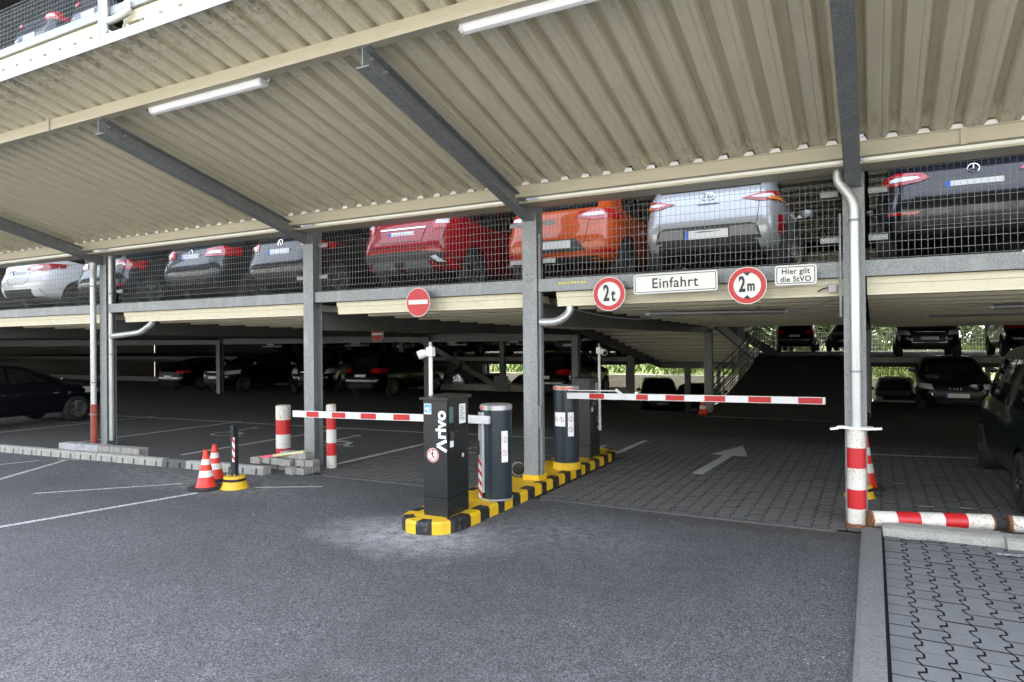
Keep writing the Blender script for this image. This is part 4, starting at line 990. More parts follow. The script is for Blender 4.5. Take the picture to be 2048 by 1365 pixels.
# ------------------------------------------------------------------ cars
# body layers: (z, x_rear, x_front, half width, exponent) for each body style; front is +x
STY = {
 'hatch': [(.20, -1.80, 1.84, .74, 5), (.27, -1.94, 1.95, .84, 5), (.42, -2.00, 2.02, .875, 5), (.56, -2.00, 2.03, .885, 5), (.68, -1.95, 2.00, .885, 5), (.78, -1.91, 1.90, .875, 5),
           (.86, -1.885, 1.66, .862, 5), (.93, -1.87, 1.28, .845, 5.5), (.99, -1.84, .98, .815, 6), (1.08, -1.77, .82, .775, 6), (1.20, -1.69, .60, .735, 6), (1.32, -1.60, .36, .690, 6), (1.41, -1.50, .12, .645, 6), (1.465, -1.34, -.15, .56, 5), (1.49, -1.0, -.45, .36, 4)],
 'suv': [(.24, -2.10, 2.12, .78, 5), (.32, -2.25, 2.26, .88, 5), (.50, -2.31, 2.32, .92, 5), (.66, -2.31, 2.33, .93, 5), (.80, -2.27, 2.30, .93, 5), (.90, -2.22, 2.22, .925, 5),
         (.99, -2.19, 2.00, .915, 5), (1.07, -2.165, 1.45, .90, 5.5), (1.12, -2.13, 1.22, .872, 6), (1.22, -2.06, 1.04, .83, 6), (1.35, -1.97, .80, .785, 6), (1.48, -1.86, .54, .74, 6), (1.58, -1.74, .26, .69, 6), (1.635, -1.55, -.05, .60, 5), (1.66, -1.1, -.4, .38, 4)],
 'sedan': [(.18, -2.22, 2.26, .76, 5), (.26, -2.38, 2.38, .87, 5), (.40, -2.43, 2.43, .905, 5), (.54, -2.44, 2.44, .915, 5), (.66, -2.42, 2.41, .915, 5), (.76, -2.40, 2.30, .905, 5),
           (.85, -2.39, 2.02, .895, 5), (.92, -2.36, 1.50, .885, 5.5), (.975, -2.20, 1.15, .862, 6), (1.03, -1.85, 1.00, .82, 6), (1.14, -1.62, .76, .765, 6), (1.26, -1.36, .48, .715, 6), (1.36, -1.10, .18, .66, 6), (1.42, -.82, -.12, .56, 5), (1.445, -.6, -.3, .34, 4)],
 'van': [(.22, -2.25, 2.30, .82, 6), (.30, -2.38, 2.42, .92, 6), (.50, -2.43, 2.48, .955, 6), (.70, -2.43, 2.50, .96, 6), (.88, -2.42, 2.44, .96, 6), (1.00, -2.41, 2.26, .955, 6),
         (1.08, -2.40, 1.95, .95, 6), (1.15, -2.39, 1.72, .93, 6), (1.30, -2.37, 1.50, .90, 7), (1.50, -2.34, 1.24, .865, 7), (1.68, -2.30, .98, .83, 7), (1.80, -2.22, .74, .78, 7), (1.865, -2.05, .45, .68, 6), (1.885, -1.6, .1, .45, 5)],
}
WB = {'hatch': (-1.28, 1.27, .31), 'suv': (-1.38, 1.40, .35), 'sedan': (-1.42, 1.48, .325), 'van': (-1.50, 1.52, .345)}
# patches: rear / front are polygons in (y, z); side polygons in (x, z)
PAT = {
 'hatch': dict(rear_window=[(-.60, 1.01), (-.53, 1.36), (.53, 1.36), (.60, 1.01)], windscreen=[(-.66, 1.00), (-.52, 1.38), (.52, 1.38), (.66, 1.00)],
    side_window=[[(.80, 1.00), (.30, 1.31), (-.28, 1.37), (-.28, .99)], [(-.33, .99), (-.33, 1.37), (-1.02, 1.35), (-1.28, 1.10), (-1.25, 1.01)]],
    tail=[(.42, .82), (.47, .93), (.82, .97), (.86, .82), (.80, .76)], head=[(.50, .60), (.55, .76), (.84, .80), (.85, .66)], grille=[(-.45, .40), (-.40, .60), (.40, .60), (.45, .40)], low=[(-.72, .23), (-.66, .42), (.66, .42), (.72, .23)], plate=(.0, .50)),
 'suv': dict(rear_window=[(-.66, 1.15), (-.57, 1.50), (.57, 1.50), (.66, 1.15)], windscreen=[(-.72, 1.13), (-.56, 1.54), (.56, 1.54), (.72, 1.13)],
    side_window=[[(1.02, 1.13), (.48, 1.46), (-.28, 1.53), (-.28, 1.12)], [(-.34, 1.12), (-.34, 1.53), (-1.15, 1.52), (-1.15, 1.13)], [(-1.21, 1.14), (-1.21, 1.51), (-1.62, 1.46), (-1.80, 1.24)]],
    tail=[(.45, .93), (.50, 1.06), (.88, 1.10), (.91, .96), (.84, .88)], head=[(.50, .74), (.56, .90), (.86, .94), (.88, .78)], grille=[(-.48, .50), (-.44, .86), (.44, .86), (.48, .50)], low=[(-.80, .27), (-.76, .50), (.76, .50), (.80, .27)], plate=(0, .80)),
 'sedan': dict(rear_window=[(-.56, 1.06), (-.46, 1.33), (.46, 1.33), (.56, 1.06)], windscreen=[(-.66, 1.01), (-.52, 1.35), (.52, 1.35), (.66, 1.01)],
    side_window=[[(.95, .99), (.38, 1.27), (-.22, 1.33), (-.22, .98)], [(-.28, .98), (-.28, 1.33), (-.98, 1.29), (-1.38, 1.05), (-1.3, .99)]],
    tail=[(.44, .78), (.50, .89), (.86, .90), (.89, .78)], head=[(.52, .60), (.58, .74), (.86, .76), (.88, .64)], grille=[(-.48, .32), (-.58, .50), (-.42, .70), (.42, .70), (.58, .50), (.48, .32)], low=[(-.74, .20), (-.68, .36), (.68, .36), (.74, .20)], plate=(0, .62)),
 'van': dict(rear_window=[(-.72, 1.15), (-.66, 1.62), (.66, 1.62), (.72, 1.15)], windscreen=[(-.78, 1.16), (-.64, 1.74), (.64, 1.74), (.78, 1.16)],
    side_window=[[(1.50, 1.17), (1.05, 1.56), (.45, 1.68), (.45, 1.14)], [(.38, 1.14), (.38, 1.68), (-.72, 1.70), (-.72, 1.14)], [(-.80, 1.14), (-.80, 1.70), (-2.05, 1.66), (-2.12, 1.16)]],
    tail=[(.76, .85), (.78, 1.30), (.89, 1.28), (.93, .85)], head=[(.52, .80), (.58, .98), (.88, 1.02), (.90, .84)], grille=[(-.48, .55), (-.44, .88), (.44, .88), (.48, .55)], low=[(-.80, .26), (-.76, .46), (.76, .46), (.80, .26)], plate=(0, .72)),
}
CACHE = {}
def body_mesh(kind):
    if kind in CACHE: return CACHE[kind]
    bm = bmesh.new(); N = 40; rows = []
    for z, xr, xf, hw, e in STY[kind]:
        row = []; cx, ax = (xr + xf) / 2, (xf - xr) / 2
        for k in range(N):
            # angles spread so that points also lie along the straight sides
            t = 2 * math.pi * k / N; c, s = math.cos(t), math.sin(t); ex = 2 / (e * (1.9 if c < 0 else 1.25))
            # gentle plan taper to nose and tail
            x = cx + ax * math.copysign(abs(c) ** ex, c); y = hw * math.copysign(abs(s) ** ex, s)
            tt = abs(x - cx) / ax; y *= 1 - .055 * tt ** 3
            if x > cx: y *= 1 - .03 * tt ** 2
            row.append(bm.verts.new((x, y, z)))
        rows.append(row)
    for a_, b_ in zip(rows[:-1], rows[1:]):
        for k in range(N): bm.faces.new((a_[k], a_[(k + 1) % N], b_[(k + 1) % N], b_[k]))
    bm.faces.new(rows[0][::-1]); bm.faces.new(rows[-1])
    me = bpy.data.meshes.new('b'); bm.to_mesh(me); bm.free()
    o = bpy.data.objects.new('b', me); col.objects.link(o)
    sb = o.modifiers.new('s', 'SUBSURF'); sb.levels = 1
    wr, wf, rad = WB[kind]; cut = MB(); hw = max(l[3] for l in STY[kind])
    for x in (wr, wf):
        for s in (-1, 1): cut.tube([(x, s * (hw - .20), rad), (x, s * (hw + .2), rad)], rad + .055, 28)
    co = cut.build('c', 'cladding'); md = o.modifiers.new('x', 'BOOLEAN'); md.object = co; md.operation = 'DIFFERENCE'; md.solver = 'EXACT'
    dg = bpy.context.evaluated_depsgraph_get(); ev = o.evaluated_get(dg); m2 = bpy.data.meshes.new_from_object(ev); 
    m2.materials.clear(); m2.polygons.foreach_set('use_smooth', [True] * len(m2.polygons)); m2.set_sharp_from_angle(angle=R(32))
    tr = BVHTree.FromPolygons([v.co.copy() for v in me.vertices], [tuple(p.vertices) for p in me.polygons])
    # rays run against the smooth body
    bpy.data.objects.remove(co); o.modifiers.clear(); sb = o.modifiers.new('s', 'SUBSURF'); sb.levels = 1
    dg = bpy.context.evaluated_depsgraph_get(); m3 = bpy.data.meshes.new_from_object(o.evaluated_get(dg))
    tr = BVHTree.FromPolygons([v.co.copy() for v in m3.vertices], [tuple(p.vertices) for p in m3.polygons])
    bpy.data.objects.remove(o)
    CACHE[kind] = (m2, tr); return CACHE[kind]
def patch(tr, polys, mode, off=.006, thick=0, cuts=5):
    """project polygons on the body; mode rear/front: (y, z), left/right: (x, z)"""
    bm = bmesh.new()
    for poly in polys:
        vs_ = [bm.verts.new((p[0], p[1], 0)) for p in poly]; bm.faces.new(vs_)
    bmesh.ops.triangulate(bm, faces=bm.faces[:]); bmesh.ops.subdivide_edges(bm, edges=bm.edges[:], cuts=cuts, use_grid_fill=True)
    bmesh.ops.triangulate(bm, faces=bm.faces[:])
    bad = []
    for v in bm.verts:
        a_, z = v.co.x, v.co.y
        og, d = {'rear': ((-4, a_, z), (1, 0, 0)), 'front': ((4, a_, z), (-1, 0, 0)), 'left': ((a_, 3, z), (0, -1, 0)), 'right': ((a_, -3, z), (0, 1, 0))}[mode]
        h_ = tr.ray_cast(Vector(og), Vector(d))
        if h_[0] is None: bad.append(v)
        else: nrm = h_[1] if h_[1].dot(Vector(d)) < 0 else -h_[1]; v.co = h_[0] + nrm * off
    if bad: bmesh.ops.delete(bm, geom=bad, context='VERTS')
    vs_ = [v.co.copy() for v in bm.verts]; bm.verts.index_update(); fs = [tuple(v.index for v in f.verts) for f in bm.faces]; bm.free()
    return vs_, fs
def mirror(poly): return [(-a_, b_) for a_, b_ in poly][::-1]
def wheel(parent, x, y, r, side, rim='rim', lug=10):
    w_ = MB(Matrix.Translation((x, y, r)) @ Matrix.Rotation(R(-90 * side), 4, 'X'))
    w_.lathe([(r * .66, .08), (r * .70, .105), (r * .93, .10), (r, .07), (r, -.09), (r * .9, -.11), (.05, -.11)], n=28)
    o = w_.build('tyre', 'tyre', parent, smooth=True, sharp=50)
    q = MB(Matrix.Translation((x, y, r)) @ Matrix.Rotation(R(-90 * side), 4, 'X'))
    q.lathe([(r * .67, .09), (r * .62, .085), (r * .60, .03)], n=28, mi=0); q.lathe([(r * .61, .025), (.02, .02)], n=28, mi=1)
    for k in range(lug):
        a_ = 2 * math.pi * (k // 2) / (lug // 2) + (.16 if k % 2 else -.16); a2 = 2 * math.pi * (k // 2) / (lug // 2) + (.20 if k % 2 else -.20)
        p, e = Vector((math.cos(a_) * r * .12, math.sin(a_) * r * .12, .075)), Vector((math.cos(a2) * r * .63, math.sin(a2) * r * .63, .085)); n_ = Vector((-math.sin(a_), math.cos(a_), 0)) * r * .05
        q.add([p - n_, e - n_, e + n_, p + n_, p - n_ - Vector((0, 0, .04)), e - n_ - Vector((0, 0, .04)), e + n_ - Vector((0, 0, .04)), p + n_ - Vector((0, 0, .04))], [(0, 1, 2, 3), (0, 4, 5, 1), (2, 6, 7, 3)], 0)
    q.lathe([(r * .16, .06), (r * .15, .09), (.01, .092)], n=16, mi=0)
    q.build('rim', [rim, 'black_plastic'], o, smooth=True)
    return o
def car(kind, paint_, pos, rz, label, view='rear', scale=(1, 1, 1), plate='plate_white', extras=(), group=None, wheels='rim', cat='car', tailm='tail_red', P2=None, simple=False, logo=None, plate_z=None, text=None):
    me0, tr = body_mesh(kind); P = dict(PAT[kind]); P.update(P2 or {})
    t = thing('parked_car' if cat == 'car' else 'parked_' + cat, pos, label, cat, group, R(rz)); t.scale = scale
    me = me0.copy(); me.materials.append(M(paint_)); b = bpy.data.objects.new('body', me); col.objects.link(b); b.parent = t
    def pp(name, polys, mode, m, off=.006, cuts=5, parent=None, th=.0):
        v, f = patch(tr, polys, mode, off, 0, cuts); mb = MB(); mb.add(v, f)
        return mb.build(name, m, parent or t, smooth=True, sharp=60) if f else None
    pp('rear_window', [P['rear_window']], 'rear', 'car_glass'); pp('windscreen', [P['windscreen']], 'front', 'car_glass')
    for md in ('left', 'right'):
        for i, sw in enumerate(P['side_window']): pp('side_window', [sw], md, 'car_glass')
    wr, wf, rad = WB[kind]; hw = max(l[3] for l in STY[kind])
    for x in (wr, wf):
        for s in (-1, 1):
            wheel(t, x, s * (hw - .115), rad, s, wheels)
            # rolled arch lip
    up_ = [STY[kind][0][0], 0]
    for s in (-1, 1):
        mr = MB(); zz = P['windscreen'][0][1]; xx = P['side_window'][0][0][0] - .12
        mr.lathe([(.01, -.07), (.075, -.05), (.09, 0), (.08, .05), (.01, .07)], (xx, s * (hw + .045), zz + .06), n=14, sx=.75, sy=1.15); mr.box(xx - .03, xx + .03, s * (hw - .08) if s > 0 else s * (hw + .02), s * (hw + .02) if s > 0 else s * (hw - .08), zz + .0, zz + .04)
        mr.build('mirror', paint_, t, smooth=True)
    pz = plate_z or P['plate'][1]
    def plate_at(mode, z, yc=0):
        sgn = 1 if mode == 'front' else -1
        h_ = tr.ray_cast(Vector((4 * sgn, yc, z)), Vector((-sgn, 0, 0))); x = h_[0].x + sgn * .012; mb = MB()
        def F(y, z_, q=0): return (x + sgn * q, (y if sgn > 0 else -y) + yc, z + z_)
        mb.add([F(-.26, -.055), F(.26, -.055), F(.26, .055), F(-.26, .055), F(-.26, -.055, -.03), F(.26, -.055, -.03), F(.26, .055, -.03), F(-.26, .055, -.03)], [(0, 1, 2, 3), (0, 4, 5, 1), (1, 5, 6, 2), (2, 6, 7, 3), (3, 7, 4, 0)], 0)
        # a frame line keeps it from looking like a blank card
        mb.add([F(-.26, -.062, .001), F(.26, -.062, .001), F(.26, -.052, .003), F(-.26, -.052, .003)], [(0, 1, 2, 3)], 1)
        pl = mb.build('number_plate', [plate, 'black_plastic'], t)
        MB().add([F(-.26, -.052, .004), F(-.215, -.052, .004), F(-.215, .055, .004), F(-.26, .055, .004)], [(0, 1, 2, 3)]).build('country_strip', 'plate_blue', pl)
        if text:
            tx = MB(); put_flat(tx, text_geo(text, .10, .002, .8, 'LEFT'), lambda a_, b_: F(-.19 + a_, b_, .006)); tx.build('lettering', 'sign_black', pl)
    if 'front' in view:
        pp('headlight', [P['head']], 'front', 'lamp_clear', .010); pp('headlight', [mirror(P['head'])], 'front', 'lamp_clear', .010)
        g_ = pp('grille', [P['grille']], 'front', 'black_plastic', .008)
        rim_ = MB(); pts = P['grille'] + [P['grille'][0]]
        path = []
        for a_, b_ in zip(pts[:-1], pts[1:]):
            for k in range(6):
                y_, z_ = a_[0] + (b_[0] - a_[0]) * k / 6, a_[1] + (b_[1] - a_[1]) * k / 6; h_ = tr.ray_cast(Vector((4, y_, z_)), Vector((-1, 0, 0)))
                if h_[0]: path.append(h_[0] + Vector((.014, 0, 0)))
        rim_.tube(path + [path[0]], .008, 5); rim_.build('grille_frame', 'chrome', g_)
        plate_at('front', P['grille'][0][1] + .14)
        pp('front_air_intake', [P['low']], 'front', 'cladding', .007)
    if 'rear' in view:
        hwm = max(l[3] for l in STY[kind]) * .925; tl = [(min(a_, hwm), b_) for a_, b_ in P['tail']]
        zo = [b_ for a_, b_ in P['tail'] if a_ > hwm - .06]; zl, zh = min(zo), max(zo); xr_ = min(l[1] for l in STY[kind])
        def lamp(sgn):
            v1, f1 = patch(tr, [tl if sgn > 0 else mirror(tl)], 'rear', .012, 0, 5); mb = MB(); mb.add(v1, f1)
            xe = tr.ray_cast(Vector((-4, sgn * hwm, (zl + zh) / 2)), Vector((1, 0, 0)))[0]; xe = xe.x if xe else xr_ + .1
            v2, f2 = patch(tr, [[(xe - .01, zl), (xe + .12, zl + .02), (xe + .16, zh - .01), (xe - .01, zh)]], 'left' if sgn > 0 else 'right', .012, 0, 4); mb.add(v2, f2)
            return mb.build('tail_light', tailm, t, smooth=True, sharp=60)
        a1 = lamp(1); a2 = lamp(-1)
        if not simple:
            cx_ = sum(p[0] for p in P['tail']) / len(P['tail']); cz_ = sum(p[1] for p in P['tail']) / len(P['tail'])
            inner = [(cx_ + (a_ - cx_) * .55 - .03, cz_ + (b_ - cz_) * .35) for a_, b_ in P['tail']]
            for q_, ob in ((inner, a1), (mirror(inner), a2)): pp('reversing_lamp', [q_], 'rear', 'lamp_clear', .016, 3, ob)
            # side return of the lamp round the corner
        pp('bumper_lower', [P['low']], 'rear', 'cladding', .010)
        for ex in extras:
            nm, polys, m_, o_ = ex; 
            for pl_ in polys: pp(nm, [pl_], 'rear', m_, o_, 4)
        plate_at('rear', pz)
        # seam of the tailgate
        if not simple:
            sm_ = MB(); y0 = min(.80, P['tail'][0][0] + .22); zt, zb = P['rear_window'][0][1] - .02, P['low'][1][1] + .12; path = []
            for a_, b_ in (((-y0, zt), (-y0 + .03, zb + .08)), ((-y0 + .03, zb + .08), (-y0 + .16, zb)), ((-y0 + .16, zb), (y0 - .16, zb)), ((y0 - .16, zb), (y0 - .03, zb + .08)), ((y0 - .03, zb + .08), (y0, zt))):
                for k in range(8):
                    y_, z_ = a_[0] + (b_[0] - a_[0]) * k / 8, a_[1] + (b_[1] - a_[1]) * k / 8; h_ = tr.ray_cast(Vector((-4, y_, z_)), Vector((1, 0, 0)))
                    if h_[0]: path.append(h_[0] + Vector((-.001, 0, 0)))
            sm_.tube(path, .005, 4); sm_.build('tailgate_seam', 'black_plastic', b)
            wp = MB(); h1 = [tr.ray_cast(Vector((-4, y_, P['rear_window'][0][1] + .04 + .10 * k_)), Vector((1, 0, 0)))[0] for k_, y_ in ((0, 0), (0, -.12), (1, -.34))]
            if all(h1): wp.tube([p + Vector((-.02, 0, 0)) for p in h1], .009, 5); wp.build('wiper', 'black_plastic', t)
    if logo:
        lg = MB(); z = logo[1]; sgn = 1 if logo[2] == 'front' else -1
        h_ = tr.ray_cast(Vector((4 * sgn, 0, z)), Vector((-sgn, 0, 0)))[0]; x = h_.x + sgn * .014
        def LF(a_, b_): return (x - b_ * .12 * (0 if sgn > 0 else -1), a_, z + b_)
        def ring(cx, cy, rx, ry, wd=.007, n_=24):
            pts = [LF(cx + rx * math.cos(2 * math.pi * k / n_), cy + ry * math.sin(2 * math.pi * k / n_)) for k in range(n_ + 1)]; lg.tube(pts, wd, 5, cap=False)
        if logo[0] == 'ovals': ring(0, 0, .080, .054, .0055); ring(0, .018, .048, .022, .0045); ring(0, -.003, .022, .048, .0045)
        if logo[0] == 'star':
            ring(0, 0, .055, .055, .005)
            for an in (90, 210, 330): lg.tube([LF(0, 0), LF(.052 * math.cos(R(an)), .052 * math.sin(R(an)))], [.008, .003], 5)
        if logo[0] == 'rings':
            for k in range(4): ring(-.12 + .08 * k, 0, .05, .05, .007)
        if logo[0] == 'vw':
            ring(0, 0, .058, .058, .005)
            for a_, b_ in (((-.035, .045), (0, -.002)), ((0, -.002), (.035, .045)), ((-.05, .01), (-.025, -.05)), ((-.025, -.05), (0, .0)), ((0, .0), (.025, -.05)), ((.025, -.05), (.05, .01))): lg.tube([LF(*a_), LF(*b_)], .005, 4)
        if logo[0] == 'pair': ring(0, 0, .05, .05, .006)
        lg.build('emblem', 'chrome', t)
    return t
UP = 2.805
def rearcar(kind, paint_, cx, y_rear, z, label, L2=None, **k):
    L = -min(l[1] for l in STY[kind]); sc = k.get('scale', (1, 1, 1)); return car(kind, paint_, (cx, y_rear + L * sc[0], z), k.pop('rz', 90), label, **k)
# upper deck row seen through the mesh (local: y = left of car = -X in the picture; mirror handled by symmetric parts)
G1 = 'cars parked tail out on the first deck'
rearcar('suv', 'paint_white', -17.55, .45, UP, 'white sloping-roofed car at the far left of the upper deck', group=G1, scale=(1, .98, .97), rz=92,
        P2=dict(tail=[(.22, .97), (.34, 1.03), (.62, 1.09), (.90, 1.11), (.915, 1.0), (.80, .93), (.50, .91)], rear_window=[(-.62, 1.20), (-.50, 1.50), (.50, 1.50), (.62, 1.20)], plate=(0, .88)),
        extras=[('reflector', [[(.55, .60), (.80, .62), (.80, .585), (.55, .57)]], 'tail_red', .014)])
rearcar('hatch', 'paint_midgrey', -14.5, .5, UP, 'grey car partly behind the left column on the upper deck', group=G1, extras=[('reflector', [[(.52, .40), (.76, .41), (.76, .46), (.52, .46)], [(-.52, .40), (-.76, .41), (-.76, .46), (-.52, .46)]], 'tail_red', .014)], logo=('pair', .93, 'rear'), plate_z=.80)
rearcar('suv', 'paint_darkgrey', -11.6, .5, UP, 'silver grey car with wide red lamps on the upper deck, left of the black one', group=G1, scale=(1, .98, .93), logo=('pair', 1.02, 'rear'), plate_z=.92,
        P2=dict(tail=[(.42, .90), (.46, 1.06), (.88, 1.12), (.91, .92), (.70, .90)]))
rearcar('hatch', 'paint_black', -9.3, .55, UP, 'black hatchback with round emblem on the upper deck beside the second column', group=G1, logo=('vw', .97, 'rear'), plate_z=.80,
        P2=dict(tail=[(.50, .84), (.52, .97), (.83, .98), (.86, .84)]))
rearcar('suv', 'paint_red', -6.55, .5, UP, 'bright red car with dark lower bumper on the upper deck above the no-entry sign', group=G1, scale=(1, .95, .97), plate_z=.88, simple=False,
        P2=dict(low=[(-.86, .27), (-.86, .56), (-.4, .60), (.4, .60), (.86, .56), (.86, .27)], tail=[(.60, .95), (.60, 1.15), (.88, 1.22), (.91, .98)], plate=(0, .9)),
        extras=[('bumper_insert', [[(-.62, .28), (-.56, .44), (-.12, .44), (-.05, .28)], [(.62, .28), (.56, .44), (.12, .44), (.05, .28)]], 'grey_insert', .018),
                ('plate_recess', [[(-.42, .76), (-.46, .97), (.46, .97), (.42, .76)]], 'paint_red', .010), ('chrome_strip', [[(-.46, .975), (-.46, 1.0), (.46, 1.0), (.46, .975)]], 'chrome', .016),
                ('reflector', [[(.80, .34), (.80, .50), (.85, .50), (.85, .34)], [(-.80, .34), (-.80, .50), (-.85, .50), (-.85, .34)]], 'tail_red', .016), ('fog_lamp', [[(-.80, .42), (-.70, .52), (-.62, .50), (-.72, .42)]], 'lamp_clear', .016)])
rearcar('hatch', 'paint_orange', -3.92, .55, UP, 'orange hatchback on the upper deck directly right of the island column', group=G1, plate_z=.50, tailm='tail_red',
        P2=dict(tail=[(.28, .88), (.36, .97), (.80, .99), (.86, .86), (.60, .82)], low=[(-.76, .23), (-.62, .33), (.62, .33), (.76, .23)]),
        extras=[('plate_recess', [[(-.48, .40), (-.34, .57), (.34, .57), (.48, .40)]], 'cladding', .010), ('reflector', [[(.56, .40), (.80, .42), (.80, .38), (.58, .365)], [(-.56, .40), (-.80, .42), (-.80, .38), (-.58, .365)]], 'tail_red', .014)])
for i, ch in enumerate('SEAT'[:0]): pass
rearcar('hatch', 'paint_silver', -1.80, .42, UP, 'pale silver hatchback with oval emblem on the upper deck above the height limit sign', group=G1, plate_z=.46, logo=('ovals', .945, 'rear'),
        P2=dict(tail=[(.40, .885), (.60, .93), (.83, .975), (.87, .90), (.86, .84), (.62, .83)], rear_window=[(-.62, 1.04), (-.54, 1.36), (.54, 1.36), (.62, 1.04)], low=[(-.62, .23), (-.60, .36), (-.5, .39), (.5, .39), (.60, .36), (.62, .23)]),
        extras=[('plate_recess', [[(-.64, .38), (-.60, .53), (-.52, .565), (.52, .565), (.60, .53), (.64, .38)]], 'cladding', .010), ('grey_insert', [[(-.61, .42), (-.56, .54), (-.28, .54), (-.28, .42)], [(.61, .42), (.56, .54), (.28, .54), (.28, .42)]], 'grey_insert', .014),
                ('reflector', [[(.80, .45), (.80, .68), (.84, .66), (.85, .45)], [(-.80, .45), (-.80, .68), (-.84, .66), (-.85, .45)]], 'tail_red', .014),
                ('indicator', [[(.70, .85), (.70, .885), (.84, .90), (.84, .85)], [(-.70, .85), (-.70, .885), (-.84, .90), (-.84, .85)]], 'amber', .019),
                ('handle_cover', [[(-.14, .85), (-.10, .885), (.10, .885), (.14, .85)]], 'paint_silver', .02)])
rearcar('suv', 'paint_navy', .96, .45, UP, 'navy blue car with star emblem on the upper deck at the right edge', group=G1, scale=(1, .99, .9), plate_z=.87, logo=('star', 1.065, 'rear'),
        P2=dict(tail=[(.40, 1.0), (.46, 1.07), (.70, 1.10), (.92, 1.06), (.925, .95), (.70, .93), (.50, .96)], low=[(-.84, .27), (-.84, .47), (-.3, .50), (.3, .50), (.84, .47), (.84, .27)], rear_window=[(-.66, 1.16), (-.57, 1.50), (.57, 1.50), (.66, 1.16)]),
        extras=[('chrome_strip', [[(-.70, .40), (-.70, .415), (.70, .415), (.70, .40)]], 'chrome', .016), ('reflector', [[(.50, .58), (.80, .60), (.80, .565), (.55, .55)], [(-.50, .58), (-.80, .60), (-.80, .565), (-.55, .55)]], 'tail_red', .014),
                ('chrome_strip', [[(.48, .28), (.46, .34), (.72, .37), (.76, .31)], [(-.48, .28), (-.46, .34), (-.72, .37), (-.76, .31)]], 'chrome', .014), ('exhaust', [[(.50, .29), (.485, .33), (.71, .355), (.74, .315)], [(-.50, .29), (-.485, .33), (-.71, .355), (-.74, .315)]], 'black_plastic', .018),
                ('plate_recess', [[(-.62, .62), (-.44, .98), (.44, .98), (.62, .62)]], 'paint_black', .009)])
# top deck, upper left corner
rearcar('hatch', 'paint_darkgrey', -17.2, .6, 8.64, 'dark car on the top deck in the upper left corner', group='cars on the top deck', P2=dict(tail=[(.42, .82), (.47, 1.0), (.82, 1.02), (.86, .82)]))
rearcar('hatch', 'paint_blueblack', -14.9, .6, 8.64, 'dark blue car on the top deck next to the upper left downpipe', group='cars on the top deck')
# ground floor
car('suv', 'paint_blueblack', (-19.40, 1.0, 0), 96, 'dark blue estate parked nose inward at the left edge of the ground floor', view='front', scale=(1.0, 1, .95), plate='plate_grey')
G2 = 'dark cars in the far ground-floor bays'
for (k_, x, y, m_, lb, vw, rz) in (('sedan', -27.3, 11.2, 'paint_black', 'black car tail first in the far left bay behind the left column', 'rear', 90),
        ('suv', -24.4, 11.2, 'paint_black', 'black car facing out in the far bay with pale number plate', 'front', -90),
        ('van', -21.0, 11.8, 'paint_black', 'long black van standing side-on in the far bays left of the second column', 'front', -60),
        ('suv', -16.7, 11.4, 'paint_black', 'black off-roader tail first right of the second column', 'rear', 90),
        ('suv', -9.75, 12.4, 'paint_black', 'dark car with glowing-looking red lamps behind the island column', 'rear', 90)):
    L = {'sedan': 2.44, 'suv': 2.31, 'van': 2.45}[k_]
    car(k_, m_, (x, y + L, 0), rz, lb, view=vw, group=G2, plate='plate_white', simple=True)
car('sedan', 'paint_black', (1.95, 13.1 + 2.44, 0), -90, 'black saloon with four-ring emblem facing the camera on the right', view='front', logo=('rings', .63, 'front'), scale=(1, 1.0, 1.02))
car('van', 'paint_teal', (2.36, 2.75, 0), 90, 'tall dark blue van cut by the right picture edge', view='rear', cat='van', wheels='rim_dark')
# half level
G3 = 'cars parked on the half-level deck'
car('suv', 'paint_black', (1.55, 16.75 + 2.3, 1.4), -90, 'black car facing out on the half level above the saloon', view='front', group=G3, scale=(1, .98, .93), logo=('pair', .93, 'front'))
car('suv', 'paint_black', (4.4, 16.8 + 2.3, 1.4), 90, 'black car tail out on the half level at the right edge with TB plate', view='rear', group=G3, simple=True, scale=(1, .98, .95), text='TB')
for x, vw, rz, lb in ((-27.2, 'rear', 90, 'left of the left column'), (-24.3, 'front', -90, 'just right of the left column'), (-21.6, 'rear', 90, 'above the long black van'), (-18.9, 'front', -90, 'left of the second column'),
                  (-16.2, 'rear', 90, 'right of the second column'), (-13.2, 'rear', 90, 'behind the left camera pole'), (-10.7, 'front', -90, 'left of the island column'), (-8.7, 'front', -90, 'right of the island column')):
    car('sedan', random.choice(['paint_black', 'paint_blueblack', 'paint_navy']), (x, 16.9 + 2.4, 1.4), rz, 'dark car on the half-level deck ' + lb, view=vw, group=G3, simple=True)
car('suv', 'paint_black', (-3.45, 30.6, 1.4), 90, 'black off-roader at the top of the ramp, tail toward us', view='rear', simple=True)
car('hatch', 'paint_midgrey', (-1.05, 30.4, 1.4), -95, 'grey car at the top of the ramp beside the right column', view='front')
car('suv', 'paint_black', (-8.95, 23.5, -1.4), -70, 'dark estate on the lower level facing out under the ramp', view='front')
car('hatch', 'paint_black', (-6.75, 22.5, -1.4), 90, 'black hatchback on the lower level left of the inner column with the cone', view='rear', simple=True, scale=(1, 1, 1.05))
car('suv', 'paint_darkgrey', (.9, 27.5, -1.4), -90, 'small grey car on the lower level beyond the mesh, right of the ramp', view='front', group=None)
for x in (-21.5, -18.6, -25): car('hatch', 'paint_black', (x, 29, -1.4), -90, 'far dark car on the lower level beyond the crossed brace, ' + {-21.5: 'the middle one', -18.6: 'the right one', -25: 'the left one'}[x], view='front', group='far cars beyond the crossed brace')

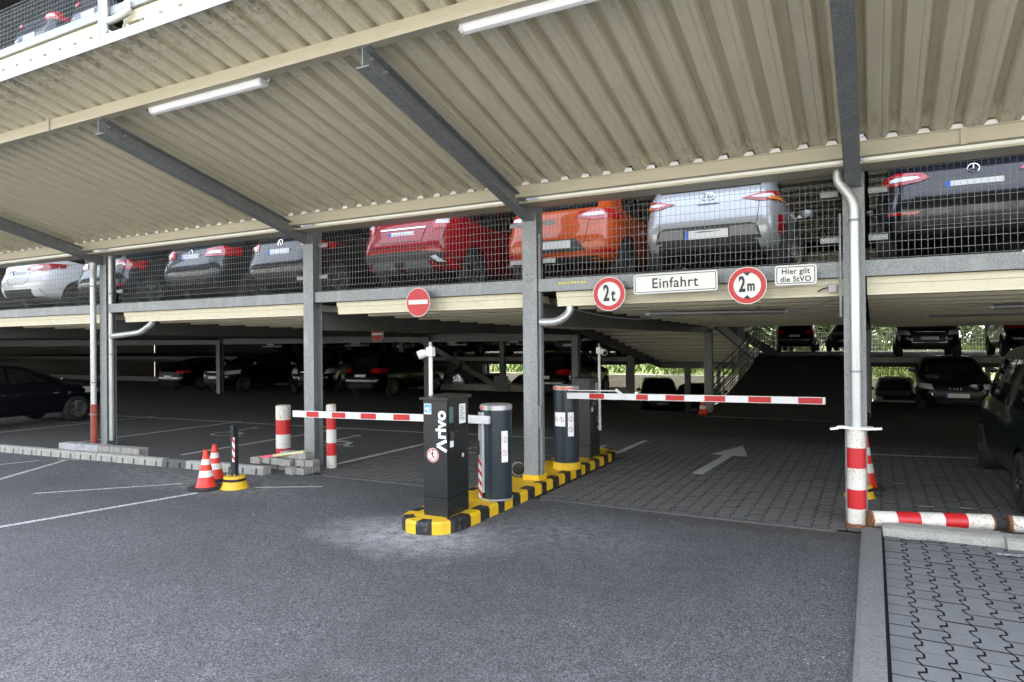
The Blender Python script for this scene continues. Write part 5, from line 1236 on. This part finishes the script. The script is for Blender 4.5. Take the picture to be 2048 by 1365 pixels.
# ------------------------------------------------------------------ trees and hedge beyond the back of the garage
def tree(x, y, z, h_, r, label, seed, cat='tree', name='broadleaf_tree', n_=5200, leaf=.17, zc=.42):
    rnd = random.Random(seed); t = thing(name, (x, y, z), label, cat, 'trees and bushes behind the garage')
    tk = MB(); top = (rnd.uniform(-.3, .3), rnd.uniform(-.3, .3), h_ * .7); tk.tube([(0, 0, 0), (top[0] * .3, top[1] * .3, h_ * .3), top], [.16, .12, .04], 8)
    limbs = []
    for i in range(7):
        a_ = rnd.uniform(0, 6.28); b0 = Vector(top) * rnd.uniform(.35, .85); e = b0 + Vector((math.cos(a_) * r * .7, math.sin(a_) * r * .7, rnd.uniform(.3, 1.2))); tk.tube([b0, (b0 + e) / 2 + Vector((0, 0, .15)), e], [.06, .04, .015], 5); limbs.append(e)
    tk.build('trunk', 'bark', t)
    cr = MB(); clumps = [(Vector((rnd.gauss(0, r * .45), rnd.gauss(0, r * .35), rnd.uniform(h_ * .12, h_ * .95))), rnd.uniform(.35, .8) * r * .55) for _ in range(26)]
    for _ in range(n_):
        c_, rr = rnd.choice(clumps); d = Vector((rnd.gauss(0, 1), rnd.gauss(0, 1), rnd.gauss(0, 1))).normalized() * rr * rnd.uniform(.5, 1) ** .5; p = c_ + d; p.z = max(p.z, .05)
        a_ = Vector((rnd.gauss(0, 1), rnd.gauss(0, 1), rnd.gauss(0, 1))).normalized(); b_ = a_.orthogonal().normalized(); s_ = leaf * rnd.uniform(.6, 1.3)
        cr.add([p - a_ * s_, p + b_ * s_ * .5, p + a_ * s_, p - b_ * s_ * .5], [(0, 1, 2, 3)])
    cr.build('crown', 'leaf', t); return t
spots = [(-9.5, 41, 'left behind the stairs'), (-6.8, 42.5, 'above the black off-roader'), (-4.2, 41, 'between the two cars at the ramp top'), (-1.6, 42, 'behind the right column'), (1.2, 41.5, 'above the black car on the half level'), (4.2, 42, 'near the right edge')]
spots += [(-8, 46, 'in the second row left of the ramp'), (-3, 47, 'in the second row behind the ramp top'), (2.5, 46.5, 'in the second row right of the ramp'), (7.5, 45, 'farthest right')]
for i, (x, y, lb) in enumerate(spots): tree(x, y, .9, 5.2 + (i % 3) * .7, 2.1, 'green broadleaf tree beyond the garage, ' + lb, 30 + i)
hb_ = [(-44, 'far left'), (-38, 'left'), (-32, 'mid left'), (-26.5, 'beyond the brace'), (-21, 'beyond the left boom'), (-15.5, 'beyond the barriers'), (-11.5, 'beyond the inner columns')]
for i, (x, lb) in enumerate(hb_): tree(x, 44, 1.2, 4.6, 3.4, 'broad dark bush beyond the garage, ' + lb, 60 + i, 'bush', 'bush', 3000, .27)
# walls added at the back to cut the daylight behind the decks
bw = MB(); bw.box(-60, 40, 33.05, 33.15, 3.45, 11.3); bw.build('added_back_wall', 'cream_beam', garage)
bw = MB(); bw.box(-60, -23.6, 33.05, 33.15, -1.4, 3.44); bw.build('added_back_wall', 'soot_deck', garage)
